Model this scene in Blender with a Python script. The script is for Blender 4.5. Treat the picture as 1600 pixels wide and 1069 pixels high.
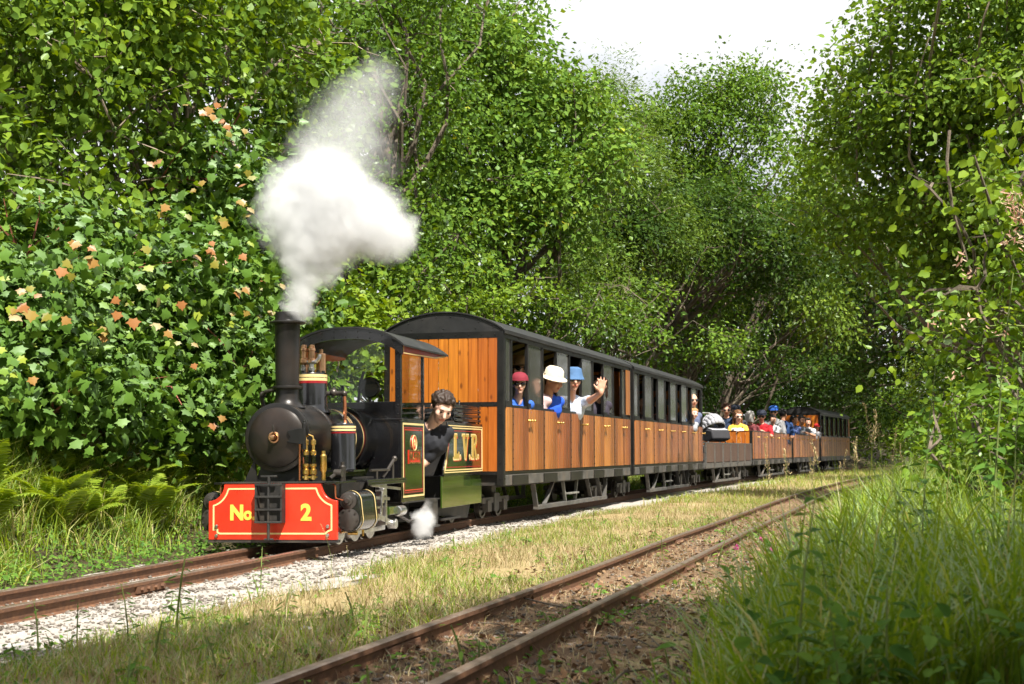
import bpy, bmesh, math, random
import numpy as np
from mathutils import Vector, Matrix
random.seed(7); RNG = np.random.default_rng(11)
for o in list(bpy.data.objects): bpy.data.objects.remove(o)
scene = bpy.context.scene
COL = scene.collection
R = math.radians

# ------------------------------------------------------------------ camera
CAMZ = 0.71; FPX = 2150.0
PITCH = math.atan(168.5 / FPX)
cam_d = bpy.data.cameras.new('camera'); cam = bpy.data.objects.new('camera', cam_d); COL.objects.link(cam)
cam.location = (0, 0, CAMZ); cam.rotation_euler = (math.pi / 2 + PITCH, 0, 0)
cam_d.sensor_width = 36; cam_d.lens = FPX / 1600 * 36
cam_d.clip_start = 0.05; cam_d.clip_end = 500
cam_d.dof.use_dof = True; cam_d.dof.focus_distance = 9.6; cam_d.dof.aperture_fstop = 9.0
scene.camera = cam

# ------------------------------------------------------------------ sky, sun, exposure
SUN_AZ, SUN_EL = 24.0, 56.0          # degrees to the right of straight behind the camera, elevation
sd = Vector((math.sin(R(SUN_AZ)) * math.cos(R(SUN_EL)), -math.cos(R(SUN_AZ)) * math.cos(R(SUN_EL)), math.sin(R(SUN_EL))))
world = bpy.data.worlds.new('World'); scene.world = world; world.use_nodes = True
wn = world.node_tree.nodes; wl = world.node_tree.links; wn.clear()
w_out = wn.new('ShaderNodeOutputWorld'); w_bg = wn.new('ShaderNodeBackground')
sky = wn.new('ShaderNodeTexSky'); sky.sky_type = 'NISHITA'; sky.sun_disc = False
sky.sun_elevation = R(SUN_EL); sky.sun_rotation = math.atan2(sd.x, sd.y)
sky.dust_density = 1.5
# thin bright summer cloud over the whole sky
tc = wn.new('ShaderNodeTexCoord'); cn = wn.new('ShaderNodeTexNoise'); cr = wn.new('ShaderNodeValToRGB'); mx = wn.new('ShaderNodeMix'); mx.data_type = 'RGBA'
cn.inputs['Scale'].default_value = 2.2; cn.inputs['Detail'].default_value = 7; cn.inputs['Roughness'].default_value = 0.6
cr.color_ramp.elements[0].position = 0.26; cr.color_ramp.elements[1].position = 0.46
wl.new(tc.outputs['Generated'], cn.inputs['Vector']); wl.new(cn.outputs['Fac'], cr.inputs['Fac'])
wl.new(cr.outputs['Color'], mx.inputs[0]); wl.new(sky.outputs[0], mx.inputs[6]); mx.inputs[7].default_value = (9.8, 9.9, 10.1, 1)
wl.new(mx.outputs[2], w_bg.inputs['Color']); w_bg.inputs['Strength'].default_value = 0.05
wl.new(w_bg.outputs[0], w_out.inputs['Surface'])
sun_d = bpy.data.lights.new('sun', 'SUN'); sun = bpy.data.objects.new('sun', sun_d); COL.objects.link(sun)
sun_d.energy = 5.0; sun_d.angle = R(0.55); sun_d.color = (1.0, 0.95, 0.86)
sun.rotation_euler = sd.to_track_quat('Z', 'Y').to_euler(); sun.location = sd * 60
vs = scene.view_settings
vs.view_transform = 'Standard'; vs.look = 'None'; vs.gamma = 1; vs.use_curve_mapping = False; vs.exposure = 1.17
cy = scene.cycles
cy.use_denoising = True; cy.max_bounces = 6; cy.diffuse_bounces = 2; cy.glossy_bounces = 2; cy.transmission_bounces = 3; cy.use_adaptive_sampling = True; cy.adaptive_threshold = 0.025
cy.transparent_max_bounces = 10; cy.volume_bounces = 4; cy.sample_clamp_indirect = 6
cy.caustics_reflective = False; cy.caustics_refractive = False; cy.volume_step_rate = 0.6; cy.volume_max_steps = 128

# ------------------------------------------------------------------ materials
MATS = {}
class NT:
    def __init__(s, name):
        s.m = bpy.data.materials.new(name); s.m.use_nodes = True; s.n = s.m.node_tree.nodes; s.l = s.m.node_tree.links
        s.n.clear(); s.out = s.n.new('ShaderNodeOutputMaterial'); MATS[name] = s.m
    def new(s, t, ins=None, **kw):
        x = s.n.new('ShaderNode' + t)
        for k, v in kw.items(): setattr(x, k, v)
        for k, v in (ins or {}).items():
            if hasattr(v, 'is_linked') or hasattr(v, 'links'): s.l.new(v, x.inputs[k])
            else: x.inputs[k].default_value = v
        return x
    def math(s, op, a, b=0.0, c=None, clamp=False):
        ins = {0: a, 1: b}
        if c is not None: ins[2] = c
        return s.new('Math', ins, operation=op, use_clamp=clamp).outputs[0]
    def mix(s, f, a, b, blend='MIX'):
        return s.new('Mix', {0: f, 6: a, 7: b}, data_type='RGBA', blend_type=blend).outputs[2]
    def ramp(s, f, stops, interp='LINEAR'):
        x = s.new('ValToRGB', {0: f}); e = x.color_ramp.elements; x.color_ramp.interpolation = interp
        while len(e) < len(stops): e.new(0.5)
        for q, (p, c) in zip(e, stops): q.position = p; q.color = (*c, 1) if len(c) == 3 else c
        return x.outputs[0]
    def coord(s, which='Object', scale=(1, 1, 1), rnd=False):
        c = s.new('TexCoord').outputs[which]
        if rnd:
            oi = s.new('ObjectInfo').outputs['Random']
            cmb = s.new('CombineXYZ', {0: s.math('MULTIPLY', oi, 37.0), 1: s.math('MULTIPLY', oi, 91.0), 2: s.math('MULTIPLY', oi, 53.0)}).outputs[0]
            c = s.new('VectorMath', {0: c, 1: cmb}, operation='ADD').outputs[0]
        return s.new('Mapping', {0: c, 3: scale}).outputs[0]
    def noise(s, vec, scale=5.0, detail=4.0, rough=0.55):
        return s.new('TexNoise', {'Vector': vec, 'Scale': scale, 'Detail': detail, 'Roughness': rough}).outputs[0]
    def bump(s, h, strength=0.3, dist=0.01):
        return s.new('Bump', {'Height': h, 'Strength': strength, 'Distance': dist}).outputs[0]
    def done(s, sh): s.l.new(sh, s.out.inputs[0]); return s.m

def c4(c): return (c[0], c[1], c[2], 1)
def simple(name, base, rough=0.5, metal=0.0, coat=0.0, var=0.25, nscale=9.0, dirt=None, dirt_amt=0.5, bump=0.0, spec=0.5, rvar=0.12):
    t = NT(name); v = t.coord('Object', rnd=True)
    n = t.noise(v, nscale, 6)
    a = tuple(x * (1 - var) for x in base); b = tuple(min(1, x * (1 + var)) for x in base)
    col = t.ramp(n, [(0.3, a), (0.7, b)])
    if dirt:
        n2 = t.noise(v, nscale * 0.45, 8, 0.65)
        col = t.mix(t.math('MULTIPLY', t.ramp(n2, [(0.48, (0, 0, 0)), (0.68, (1, 1, 1))]), dirt_amt), col, c4(dirt))
    rr = t.math('ADD', rough - rvar / 2, t.math('MULTIPLY', n, rvar))
    ins = {'Base Color': col, 'Roughness': rr, 'Metallic': metal, 'Coat Weight': coat, 'Coat Roughness': 0.06, 'Specular IOR Level': spec}
    if bump: ins['Normal'] = t.bump(t.noise(v, nscale * 4, 6), bump)
    return t.done(t.new('BsdfPrincipled', ins).outputs[0])

simple('gloss_black', (0.006, 0.006, 0.007), 0.22, coat=0.6, var=0.4, nscale=4, dirt=(0.03, 0.026, 0.022), dirt_amt=0.15, rvar=.2)
simple('satin_black', (0.007, 0.007, 0.007), 0.42, var=0.4, nscale=6, dirt=(0.04, 0.034, 0.028), dirt_amt=0.3, bump=.05, spec=.35)
simple('smokebox_black', (0.011, 0.010, 0.009), 0.34, metal=0.2, var=0.5, nscale=5, dirt=(0.06, 0.035, 0.022), dirt_amt=0.35, bump=.06, rvar=.25)
simple('frame_black', (0.016, 0.015, 0.014), 0.6, var=0.4, nscale=10, dirt=(0.09, 0.07, 0.05), dirt_amt=0.5, bump=.1)
simple('frame_grey', (0.075, 0.072, 0.066), 0.62, var=0.4, nscale=10, dirt=(0.15, 0.11, 0.075), dirt_amt=0.45, bump=.1)
simple('step_grey', (0.17, 0.165, 0.145), 0.7, var=0.3, nscale=14, dirt=(0.07, 0.07, 0.05), dirt_amt=0.6, bump=.1)
simple('roof_black', (0.013, 0.013, 0.014), 0.5, var=0.3, nscale=8, dirt=(0.06, 0.055, 0.05), dirt_amt=0.35, bump=.05)
simple('red_paint', (0.64, 0.034, 0.013), 0.32, coat=0.3, var=0.16, nscale=7, dirt=(0.16, 0.014, 0.009), dirt_amt=0.45, bump=.04, rvar=.3)
simple('dark_red', (0.25, 0.008, 0.012), 0.35, coat=0.3, var=0.1)
simple('cream_line', (0.72, 0.55, 0.24), 0.45, var=0.08)
simple('gold_letter', (0.85, 0.5, 0.07), 0.42, var=0.1)
simple('letter_olive', (0.42, 0.29, 0.06), 0.35, var=0.1)
simple('green_paint', (0.007, 0.014, 0.004), 0.08, coat=1.0, var=0.2, nscale=3, rvar=.04)
simple('green_panel', (0.032, 0.058, 0.008), 0.16, coat=0.8, var=0.2, nscale=3, rvar=.05)
simple('brass', (0.66, 0.42, 0.13), 0.28, metal=1.0, var=0.2, nscale=18, dirt=(0.2, 0.1, 0.04), dirt_amt=.5)
simple('bronze', (0.62, 0.36, 0.2), 0.32, metal=1.0, var=0.2, nscale=18, dirt=(0.25, 0.12, 0.06), dirt_amt=.5)
simple('copper', (0.72, 0.27, 0.13), 0.28, metal=1.0, var=0.2, nscale=14, dirt=(0.2, 0.07, 0.04), dirt_amt=.5)
simple('steel', (0.55, 0.54, 0.52), 0.3, metal=1.0, var=0.2, nscale=16, dirt=(0.12, 0.09, 0.06), dirt_amt=.6)
simple('oily_steel', (0.075, 0.066, 0.058), 0.36, metal=0.6, var=0.3, nscale=12, dirt=(0.03, 0.025, 0.02), dirt_amt=.8)
simple('stroller_grey', (0.34, 0.34, 0.37), 0.85, var=0.1, nscale=30)
simple('stroller_dark', (0.025, 0.025, 0.03), 0.8, var=0.2, nscale=30)
simple('aluminium', (0.7, 0.7, 0.7), 0.3, metal=1.0, var=0.1)
simple('seat_wood', (0.22, 0.11, 0.045), 0.5, var=0.25)
simple('ceiling_cream', (0.38, 0.33, 0.16), 0.6, var=0.15)
simple('coal', (0.012, 0.012, 0.013), 0.45, var=0.5, nscale=30, bump=.3)
simple('litter_white', (0.8, 0.8, 0.82), 0.5, var=0.05)

def wood(name, lo, hi, rough=0.38, coat=0.25, knots=True, axis=2):
    t = NT(name); oi = t.new('ObjectInfo').outputs['Random']
    sc = [26, 26, 26]; sc[axis] = 1.3
    v = t.coord('Object', tuple(sc), rnd=True)
    n = t.noise(v, 1.6, 7, 0.62); n2 = t.noise(t.coord('Object', (3, 3, 1.2), rnd=True), 2.0, 4)
    col = t.ramp(n, [(0.25, lo), (0.72, hi)])
    col = t.mix(t.math('MULTIPLY', n2, 0.45), col, c4(tuple(x * 0.55 for x in lo)), 'MIX')
    if knots:
        kv = [9, 9, 9]; kv[axis] = 4.2
        vo = t.new('TexVoronoi', {'Vector': t.coord('Object', tuple(kv), rnd=True), 'Scale': 1.0, 'Randomness': 1.0}).outputs['Distance']
        k = t.ramp(vo, [(0.07, (1, 1, 1)), (0.15, (0, 0, 0))])
        col = t.mix(t.math('MULTIPLY', k, 0.75), col, c4((lo[0] * .28, lo[1] * .22, lo[2] * .3)))
    hsv = t.new('HueSaturation', {'Hue': t.math('ADD', 0.492, t.math('MULTIPLY', oi, 0.016)), 'Value': t.math('ADD', 0.8, t.math('MULTIPLY', oi, 0.42)), 'Color': col}).outputs[0]
    p = t.new('BsdfPrincipled', {'Base Color': hsv, 'Roughness': rough, 'Coat Weight': coat, 'Coat Roughness': .15, 'Normal': t.bump(n, 0.15, .004)})
    return t.done(p.outputs[0])
wood('wood_orange', (0.30, 0.075, 0.008), (0.62, 0.20, 0.022))
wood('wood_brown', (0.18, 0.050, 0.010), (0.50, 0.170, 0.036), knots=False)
wood('wood_brown_pale', (0.24, 0.075, 0.016), (0.56, 0.205, 0.050), knots=False)
wood('wood_brown_deep', (0.11, 0.030, 0.007), (0.36, 0.112, 0.023), knots=False)
wood('wood_truck', (0.045, 0.022, 0.014), (0.13, 0.075, 0.052), rough=.7, coat=0, knots=False)
wood('sleeper_wood', (0.03, 0.02, 0.014), (0.10, 0.07, 0.05), rough=.85, coat=0, knots=False, axis=0)

def glassy(name, tint, gloss, rough=0.03, alpha=1.0, dirt=0.0, dirtcol=(0.3, 0.3, 0.28)):
    t = NT(name)
    tr = t.new('BsdfTransparent', {0: c4(tint)}).outputs[0]
    gl = t.new('BsdfGlossy', {0: (1, 1, 1, 1), 'Roughness': rough}).outputs[0]
    fr = t.new('Fresnel', {0: 1.5}).outputs[0]
    sh = t.new('MixShader', {0: t.math('MULTIPLY', fr, gloss, clamp=True), 1: tr, 2: gl}).outputs[0]
    if dirt:
        n = t.noise(t.coord('Object', (9, 9, 1.2), rnd=True), 2.5, 6)
        df = t.new('BsdfDiffuse', {0: c4(dirtcol)}).outputs[0]
        sh = t.new('MixShader', {0: t.math('MULTIPLY', t.ramp(n, [(.3, (.35,) * 3), (.75, (1, 1, 1))]), dirt), 1: sh, 2: df}).outputs[0]
    t.done(sh)
glassy('cab_glass', (0.93, 0.94, 0.93), .4)
glassy('plexiglass', (0.62, 0.63, 0.60), 1.3, 0.08, dirt=0.30, dirtcol=(0.21, 0.21, 0.19))
glassy('sight_glass', (0.8, 0.78, 0.7), 1.5)

# rail steel: rusty sides and polished running surface (by height on the rail)
t = NT('rail_rust'); v = t.coord('Object')
n = t.noise(v, 30, 8, .65); n2 = t.noise(v, 2.0, 5)
col = t.ramp(n, [(0.25, (0.050, 0.024, 0.014)), (0.55, (0.135, 0.062, 0.028)), (0.8, (0.26, 0.125, 0.052))])
col = t.mix(t.math('MULTIPLY', n2, 0.5), col, (0.13, 0.06, 0.035, 1))
t.done(t.new('BsdfPrincipled', {'Base Color': col, 'Roughness': 0.75, 'Normal': t.bump(n, .4, .004)}).outputs[0])
t = NT('rail_head'); v = t.coord('Object')
n = t.noise(v, 20, 7, .6)
col = t.ramp(n, [(0.3, (0.20, 0.13, 0.09)), (0.7, (0.36, 0.28, 0.22))])
t.done(t.new('BsdfPrincipled', {'Base Color': col, 'Roughness': t.math('ADD', .3, t.math('MULTIPLY', n, .2)), 'Metallic': .75}).outputs[0])

def leafmat(name, cols, trans=0.35, gloss=0.5, rough=0.38, transcol=None):
    gloss = gloss * .22; rough = .5; trans = trans * .9
    """leaf: colour by the leaf's own tint attribute (0..1), thin translucency, waxy sheen"""
    t = NT(name); a = t.new('Attribute', attribute_name='tint').outputs['Fac']
    col = t.ramp(a, cols)
    df = t.new('BsdfDiffuse', {0: col}).outputs[0]
    tcol = t.new('HueSaturation', {'Hue': 0.485, 'Saturation': 1.1, 'Value': 1.5, 'Color': col}).outputs[0]
    tl = t.new('BsdfTranslucent', {0: tcol}).outputs[0]
    m = t.new('MixShader', {0: trans, 1: df, 2: tl}).outputs[0]
    gl = t.new('BsdfGlossy', {0: (.9, 1, .9, 1), 'Roughness': rough}).outputs[0]
    fr = t.new('Fresnel', {0: 1.42}).outputs[0]
    return t.done(t.new('MixShader', {0: t.math('MULTIPLY', fr, gloss, clamp=True), 1: m, 2: gl}).outputs[0])
GREEN = [(0.0, (0.041, 0.095, 0.013)), (0.4, (0.081, 0.158, 0.018)), (0.75, (0.137, 0.227, 0.023)), (1.0, (0.239, 0.315, 0.030))]
leafmat('leaf_hazel', [(0.0, (0.057, 0.113, 0.019)), (0.4, (0.113, 0.196, 0.024)), (0.8, (0.195, 0.284, 0.027)), (1.0, (0.308, 0.366, 0.039))])
leafmat('leaf_sycamore', [(0.0, (0.053, 0.117, 0.017)), (0.5, (0.099, 0.190, 0.030)), (0.86, (0.180, 0.275, 0.036)), (0.93, (0.304, 0.331, 0.036)), (1.0, (0.443, 0.392, 0.036))], trans=.28, gloss=.4, rough=.45)
leafmat('leaf_orange', [(0.0, (0.204, 0.196, 0.030)), (0.5, (0.289, 0.170, 0.043)), (1.0, (0.306, 0.119, 0.043))], trans=.3, gloss=.6)
leafmat('leaf_oak', GREEN, gloss=.7)
leafmat('leaf_willow', [(0.0, (0.074, 0.130, 0.019)), (0.5, (0.127, 0.202, 0.026)), (1.0, (0.233, 0.305, 0.036))], gloss=.7)
leafmat('leaf_shaded', [(0.0, (0.022, 0.049, 0.010)), (0.5, (0.041, 0.085, 0.013)), (1.0, (0.086, 0.142, 0.019))])  # darker leaf green, with the shade of the wood put into the colour
leafmat('fern_green', [(0.0, (0.10, 0.175, 0.014)), (0.5, (0.18, 0.26, 0.022)), (1.0, (0.27, 0.34, 0.04))], trans=.4)
leafmat('grass_green', [(0.0, (0.078, 0.155, 0.016)), (0.5, (0.157, 0.253, 0.027)), (0.85, (0.270, 0.345, 0.040)), (1.0, (0.449, 0.391, 0.161))], trans=.48, gloss=.5)
leafmat('grass_dry', [(0.0, (0.17, 0.19, 0.05)), (0.3, (0.30, 0.24, 0.12)), (0.7, (0.42, 0.335, 0.19)), (1.0, (0.52, 0.43, 0.27))], trans=.3, gloss=.3)
leafmat('weed_green', [(0.0, (0.051, 0.119, 0.021)), (0.6, (0.096, 0.194, 0.029)), (1.0, (0.169, 0.275, 0.043))], trans=.35)
leafmat('straw_seed', [(0.0, (0.36, 0.27, 0.14)), (1.0, (0.55, 0.45, 0.26))], trans=.35, gloss=.2)
leafmat('pink_blossom', [(0.0, (0.55, 0.30, 0.22)), (0.6, (0.70, 0.50, 0.36)), (1.0, (0.75, 0.62, 0.45))], trans=.4, gloss=.2)
leafmat('dead_leaf', [(0.0, (0.07, 0.04, 0.022)), (0.6, (0.16, 0.09, 0.05)), (1.0, (0.28, 0.19, 0.11))], trans=.1, gloss=.2)
leafmat('magenta_petal', [(0.0, (0.45, 0.05, 0.22)), (1.0, (0.60, 0.10, 0.32))])
leafmat('stone_pale', [(0.0, (0.085, 0.068, 0.055)), (0.4, (0.185, 0.16, 0.135)), (1.0, (0.33, 0.30, 0.27))], trans=0.0, gloss=.25, rough=.6)
simple('bark', (0.115, 0.088, 0.062), 0.85, var=0.4, nscale=14, dirt=(0.05, 0.06, 0.03), dirt_amt=.6, bump=.6)
simple('bark_pale', (0.23, 0.18, 0.13), 0.85, var=0.4, nscale=14, dirt=(0.09, 0.08, 0.05), dirt_amt=.6, bump=.5)
simple('stem_red', (0.20, 0.065, 0.04), 0.6, var=0.3)
simple('stem_green', (0.13, 0.17, 0.035), 0.6, var=0.3)
M = MATS

# ------------------------------------------------------------------ mesh helpers
def link(o): COL.objects.link(o); return o
def mesh_np(name, V, F, mats=(), tint=None, smooth=False, midx=None):
    """fast mesh: V (n,3); F list of arrays (k,3)/(k,4)"""
    me = bpy.data.meshes.new(name)
    if not isinstance(F, list): F = [F]
    F = [f for f in F if len(f)]
    me.vertices.add(len(V)); me.vertices.foreach_set('co', np.asarray(V, np.float32).ravel())
    tot = [np.full(len(f), f.shape[1], np.int32) for f in F]; tot = np.concatenate(tot)
    loops = np.concatenate([f.astype(np.int32).ravel() for f in F])
    me.loops.add(len(loops)); me.loops.foreach_set('vertex_index', loops)
    me.polygons.add(len(tot)); st = np.concatenate([[0], np.cumsum(tot)[:-1]]).astype(np.int32)
    me.polygons.foreach_set('loop_start', st)
    try: me.polygons.foreach_set('loop_total', tot)
    except Exception: pass
    if smooth: me.polygons.foreach_set('use_smooth', np.ones(len(tot), bool))
    for m in mats: me.materials.append(m)
    if midx is not None: me.polygons.foreach_set('material_index', np.asarray(midx, np.int32))
    if tint is not None:
        a = me.attributes.new('tint', 'FLOAT', 'FACE'); a.data.foreach_set('value', np.asarray(tint, np.float32))
    me.update(calc_edges=True)
    return me
def mobj(name, me, parent=None):
    o = bpy.data.objects.new(name, me); link(o)
    if parent is not None: o.parent = parent
    return o
def tag(o, label=None, cat=None, group=None, kind=None):
    if label: o['label'] = label
    if cat: o['category'] = cat
    if group: o['group'] = group
    if kind: o['kind'] = kind
    return o
def thing(name, label, cat, loc=(0, 0, 0), rotz=0.0, group=None):
    o = bpy.data.objects.new(name, None); link(o); o.empty_display_size = .2
    o.location = loc; o.rotation_euler = (0, 0, rotz)
    return tag(o, label, cat, group)
def copy_tree(o, parent=None):
    c = o.copy(); COL.objects.link(c); c.parent = parent
    for ch in [x for x in bpy.data.objects if x.parent == o]: copy_tree(ch, c)
    return c
def copy_kids(o):
    """copy a thing with its parts and sub-parts"""
    c = o.copy(); COL.objects.link(c)
    for ch in list(o.children):
        d = ch.copy(); COL.objects.link(d); d.parent = c
        for g in list(ch.children):
            e = g.copy(); COL.objects.link(e); e.parent = d
    return c

class MB:
    def __init__(s): s.v = []; s.f = []; s.m = []
    def add(s, vs, fs, m=0):
        b = len(s.v); s.v += [tuple(x) for x in vs]; s.f += [tuple(i + b for i in f) for f in fs]; s.m += [m] * len(fs); return s
    def box(s, x0, x1, y0, y1, z0, z1, m=0, M4=None):
        v = [(x, y, z) for z in (z0, z1) for y in (y0, y1) for x in (x0, x1)]
        if M4 is not None: v = [tuple(M4 @ Vector(p)) for p in v]
        return s.add(v, [(0, 2, 3, 1), (4, 5, 7, 6), (0, 1, 5, 4), (2, 6, 7, 3), (0, 4, 6, 2), (1, 3, 7, 5)], m)
    def bar(s, p0, p1, w, h, m=0, up=(0, 0, 1)):
        """square bar from p0 to p1, width w (sideways), height h (along up)"""
        p0 = Vector(p0); p1 = Vector(p1); d = (p1 - p0); L = d.length; d.normalize(); u = Vector(up)
        a = d.cross(u)
        if a.length < 1e-4: u = Vector((1, 0, 0)); a = d.cross(u)
        a.normalize(); u = a.cross(d)
        v = [p + a * (i * w / 2) + u * (j * h / 2) for p in (p0, p1) for j in (-1, 1) for i in (-1, 1)]
        return s.add(v, [(0, 1, 3, 2), (4, 6, 7, 5), (0, 4, 5, 1), (2, 3, 7, 6), (0, 2, 6, 4), (1, 5, 7, 3)], m)
    def tube(s, pts, r, n=8, m=0, cap=True):
        pts = [Vector(p) for p in pts]; k = len(pts); rr = r if isinstance(r, (list, tuple)) else [r] * k
        vs = []; fs = []; ref = None
        for i, p in enumerate(pts):
            d = (pts[min(i + 1, k - 1)] - pts[max(i - 1, 0)]).normalized()
            if ref is None:
                ref = Vector((0, 0, 1)) if abs(d.z) < .9 else Vector((1, 0, 0))
            a = d.cross(ref)
            if a.length < 1e-5: a = d.orthogonal()
            a.normalize(); b = a.cross(d).normalized(); ref = b.copy()
            for j in range(n):
                t = 2 * math.pi * j / n; vs.append(p + (a * math.cos(t) + b * math.sin(t)) * rr[i])
        for i in range(k - 1):
            for j in range(n):
                fs.append((i * n + j, i * n + (j + 1) % n, (i + 1) * n + (j + 1) % n, (i + 1) * n + j))
        if cap: fs.append(tuple(range(n - 1, -1, -1))); fs.append(tuple(range((k - 1) * n, k * n)))
        return s.add(vs, fs, m)
    def cyl(s, p0, p1, r0, r1=None, n=16, m=0): return s.tube([p0, p1], [r0, r0 if r1 is None else r1], n, m)
    def lathe(s, prof, origin, axis='z', n=32, m=0, cap=True):
        """prof: list of (radius, height along axis)"""
        vs = []; fs = []; k = len(prof); o = Vector(origin)
        for r, h in prof:
            for j in range(n):
                t = 2 * math.pi * j / n; c, q = r * math.cos(t), r * math.sin(t)
                vs.append(o + {'z': Vector((c, q, h)), 'y': Vector((c, h, q)), 'x': Vector((h, c, q))}[axis])
        for i in range(k - 1):
            for j in range(n): fs.append((i * n + j, i * n + (j + 1) % n, (i + 1) * n + (j + 1) % n, (i + 1) * n + j))
        if cap: fs.append(tuple(range(n - 1, -1, -1))); fs.append(tuple(range((k - 1) * n, k * n)))
        return s.add(vs, fs, m)
    def prism(s, poly, fn, d0, d1, m=0):
        """poly: 2-D outline; fn(u, v, d) -> 3-D"""
        n = len(poly); vs = [fn(u, v, d0) for u, v in poly] + [fn(u, v, d1) for u, v in poly]
        fs = [tuple(range(n)), tuple(range(2 * n - 1, n - 1, -1))] + [(i, i + n, (i + 1) % n + n, (i + 1) % n) for i in range(n)]
        return s.add(vs, fs, m)
    def ribbon(s, pts, w, fn, d0, d1, m=0, closed=True):
        """flat line of width w along a 2-D polyline"""
        n = len(pts); L = []; Rr = []
        for i in range(n):
            a = Vector(pts[(i - 1) % n] if closed or i else pts[0]); b = Vector(pts[i]); c = Vector(pts[(i + 1) % n] if closed or i < n - 1 else pts[-1])
            d1_ = (b - a); d2_ = (c - b)
            if d1_.length < 1e-9: d1_ = d2_
            if d2_.length < 1e-9: d2_ = d1_
            d1_.normalize(); d2_.normalize(); n1 = Vector((-d1_.y, d1_.x)); n2 = Vector((-d2_.y, d2_.x)); mm = (n1 + n2)
            mm = mm.normalized() if mm.length > 1e-6 else n1; k = w / 2 / max(.35, mm.dot(n1)); L.append(b + mm * k); Rr.append(b - mm * k)
        vs = []
        for i in range(n):
            vs += [fn(L[i].x, L[i].y, d1), fn(Rr[i].x, Rr[i].y, d1), fn(L[i].x, L[i].y, d0), fn(Rr[i].x, Rr[i].y, d0)]
        fs = []
        for i in range(n if closed else n - 1):
            a = 4 * i; b = 4 * ((i + 1) % n)
            fs += [(a, a + 1, b + 1, b), (a, b, b + 2, a + 2), (a + 1, a + 3, b + 3, b + 1)]
        return s.add(vs, fs, m)
    def ell(s, c, r, n=14, k=9, m=0, rot=None):
        vs = [];
        for i in range(k + 1):
            ph = math.pi * i / k
            for j in range(n):
                t = 2 * math.pi * j / n; p = Vector((math.sin(ph) * math.cos(t) * r[0], math.sin(ph) * math.sin(t) * r[1], math.cos(ph) * r[2]))
                if rot is not None: p = rot @ p
                vs.append(p + Vector(c))
        fs = [(i * n + j, (i + 1) * n + j, (i + 1) * n + (j + 1) % n, i * n + (j + 1) % n) for i in range(k) for j in range(n)]
        return s.add(vs, fs, m)
    def torus(s, c, R0, r, axis='y', n=28, k=8, m=0):
        vs = []; o = Vector(c)
        for i in range(n):
            t = 2 * math.pi * i / n
            for j in range(k):
                q = 2 * math.pi * j / k; rad = R0 + r * math.cos(q); h = r * math.sin(q)
                u, w = rad * math.cos(t), rad * math.sin(t)
                vs.append(o + {'y': Vector((u, h, w)), 'z': Vector((u, w, h)), 'x': Vector((h, u, w))}[axis])
        fs = [(i * k + j, ((i + 1) % n) * k + j, ((i + 1) % n) * k + (j + 1) % k, i * k + (j + 1) % k) for i in range(n) for j in range(k)]
        return s.add(vs, fs, m)
    def mesh(s, name, mats, smooth=35):
        me = bpy.data.meshes.new(name); me.from_pydata([tuple(v) for v in s.v], [], s.f)
        for m in (mats if isinstance(mats, (list, tuple)) else [mats]): me.materials.append(MATS[m] if isinstance(m, str) else m)
        me.polygons.foreach_set('material_index', np.array(s.m, np.int32))
        bm = bmesh.new(); bm.from_mesh(me); bmesh.ops.recalc_face_normals(bm, faces=bm.faces); bm.to_mesh(me); bm.free()
        if smooth:
            me.polygons.foreach_set('use_smooth', np.ones(len(me.polygons), bool)); me.set_sharp_from_angle(angle=R(smooth))
        me.update(); return me
    def build(s, name, mats, parent=None, bevel=0.0, smooth=35):
        o = mobj(name, s.mesh(name, mats, smooth), parent)
        if bevel:
            b = o.modifiers.new('bevel', 'BEVEL'); b.width = bevel; b.segments = 2; b.limit_method = 'ANGLE'; b.angle_limit = R(40)
        return o
XZ = lambda u, v, d: (u, d, v)        # outline in the x-z plane, depth along y
YZ = lambda u, v, d: (d, u, v)        # outline in the y-z plane, depth along x
def text_mb(body, size, fn, d0, d1, bold=0.0, sx=1.0, m=0, mb=None, align='CENTER'):
    cu = bpy.data.curves.new('lettering', 'FONT'); cu.body = body; cu.size = size; cu.align_x = align; cu.align_y = 'CENTER'
    cu.fill_mode = 'FRONT'; cu.offset = bold; cu.resolution_u = 4
    o = bpy.data.objects.new('lettering', cu); link(o); dg = bpy.context.evaluated_depsgraph_get()
    me = bpy.data.meshes.new_from_object(o.evaluated_get(dg))
    mb = mb or MB(); vs = [v.co.copy() for v in me.vertices]; fs = [tuple(p.vertices) for p in me.polygons]
    mb.add([fn(v.x * sx, v.y, d1) for v in vs], fs, m)
    bm = bmesh.new(); bm.from_mesh(me)
    ed = [(e.verts[0].index, e.verts[1].index) for e in bm.edges if len(e.link_faces) == 1]; bm.free()
    for a, b in ed: mb.add([fn(vs[a].x * sx, vs[a].y, d0), fn(vs[b].x * sx, vs[b].y, d0), fn(vs[b].x * sx, vs[b].y, d1), fn(vs[a].x * sx, vs[a].y, d1)], [(0, 1, 2, 3)], m)
    bpy.data.objects.remove(o); bpy.data.curves.remove(cu); bpy.data.meshes.remove(me)
    return mb

TMP = bpy.data.scenes.new('workbench')
def baked(o):
    """mesh of an object with its modifiers applied, worked out in a scratch scene"""
    COL.objects.unlink(o); TMP.collection.objects.link(o); vl = TMP.view_layers[0]; vl.update(); dg = vl.depsgraph
    me = bpy.data.meshes.new_from_object(o.evaluated_get(dg)); bpy.data.objects.remove(o); return me
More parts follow.
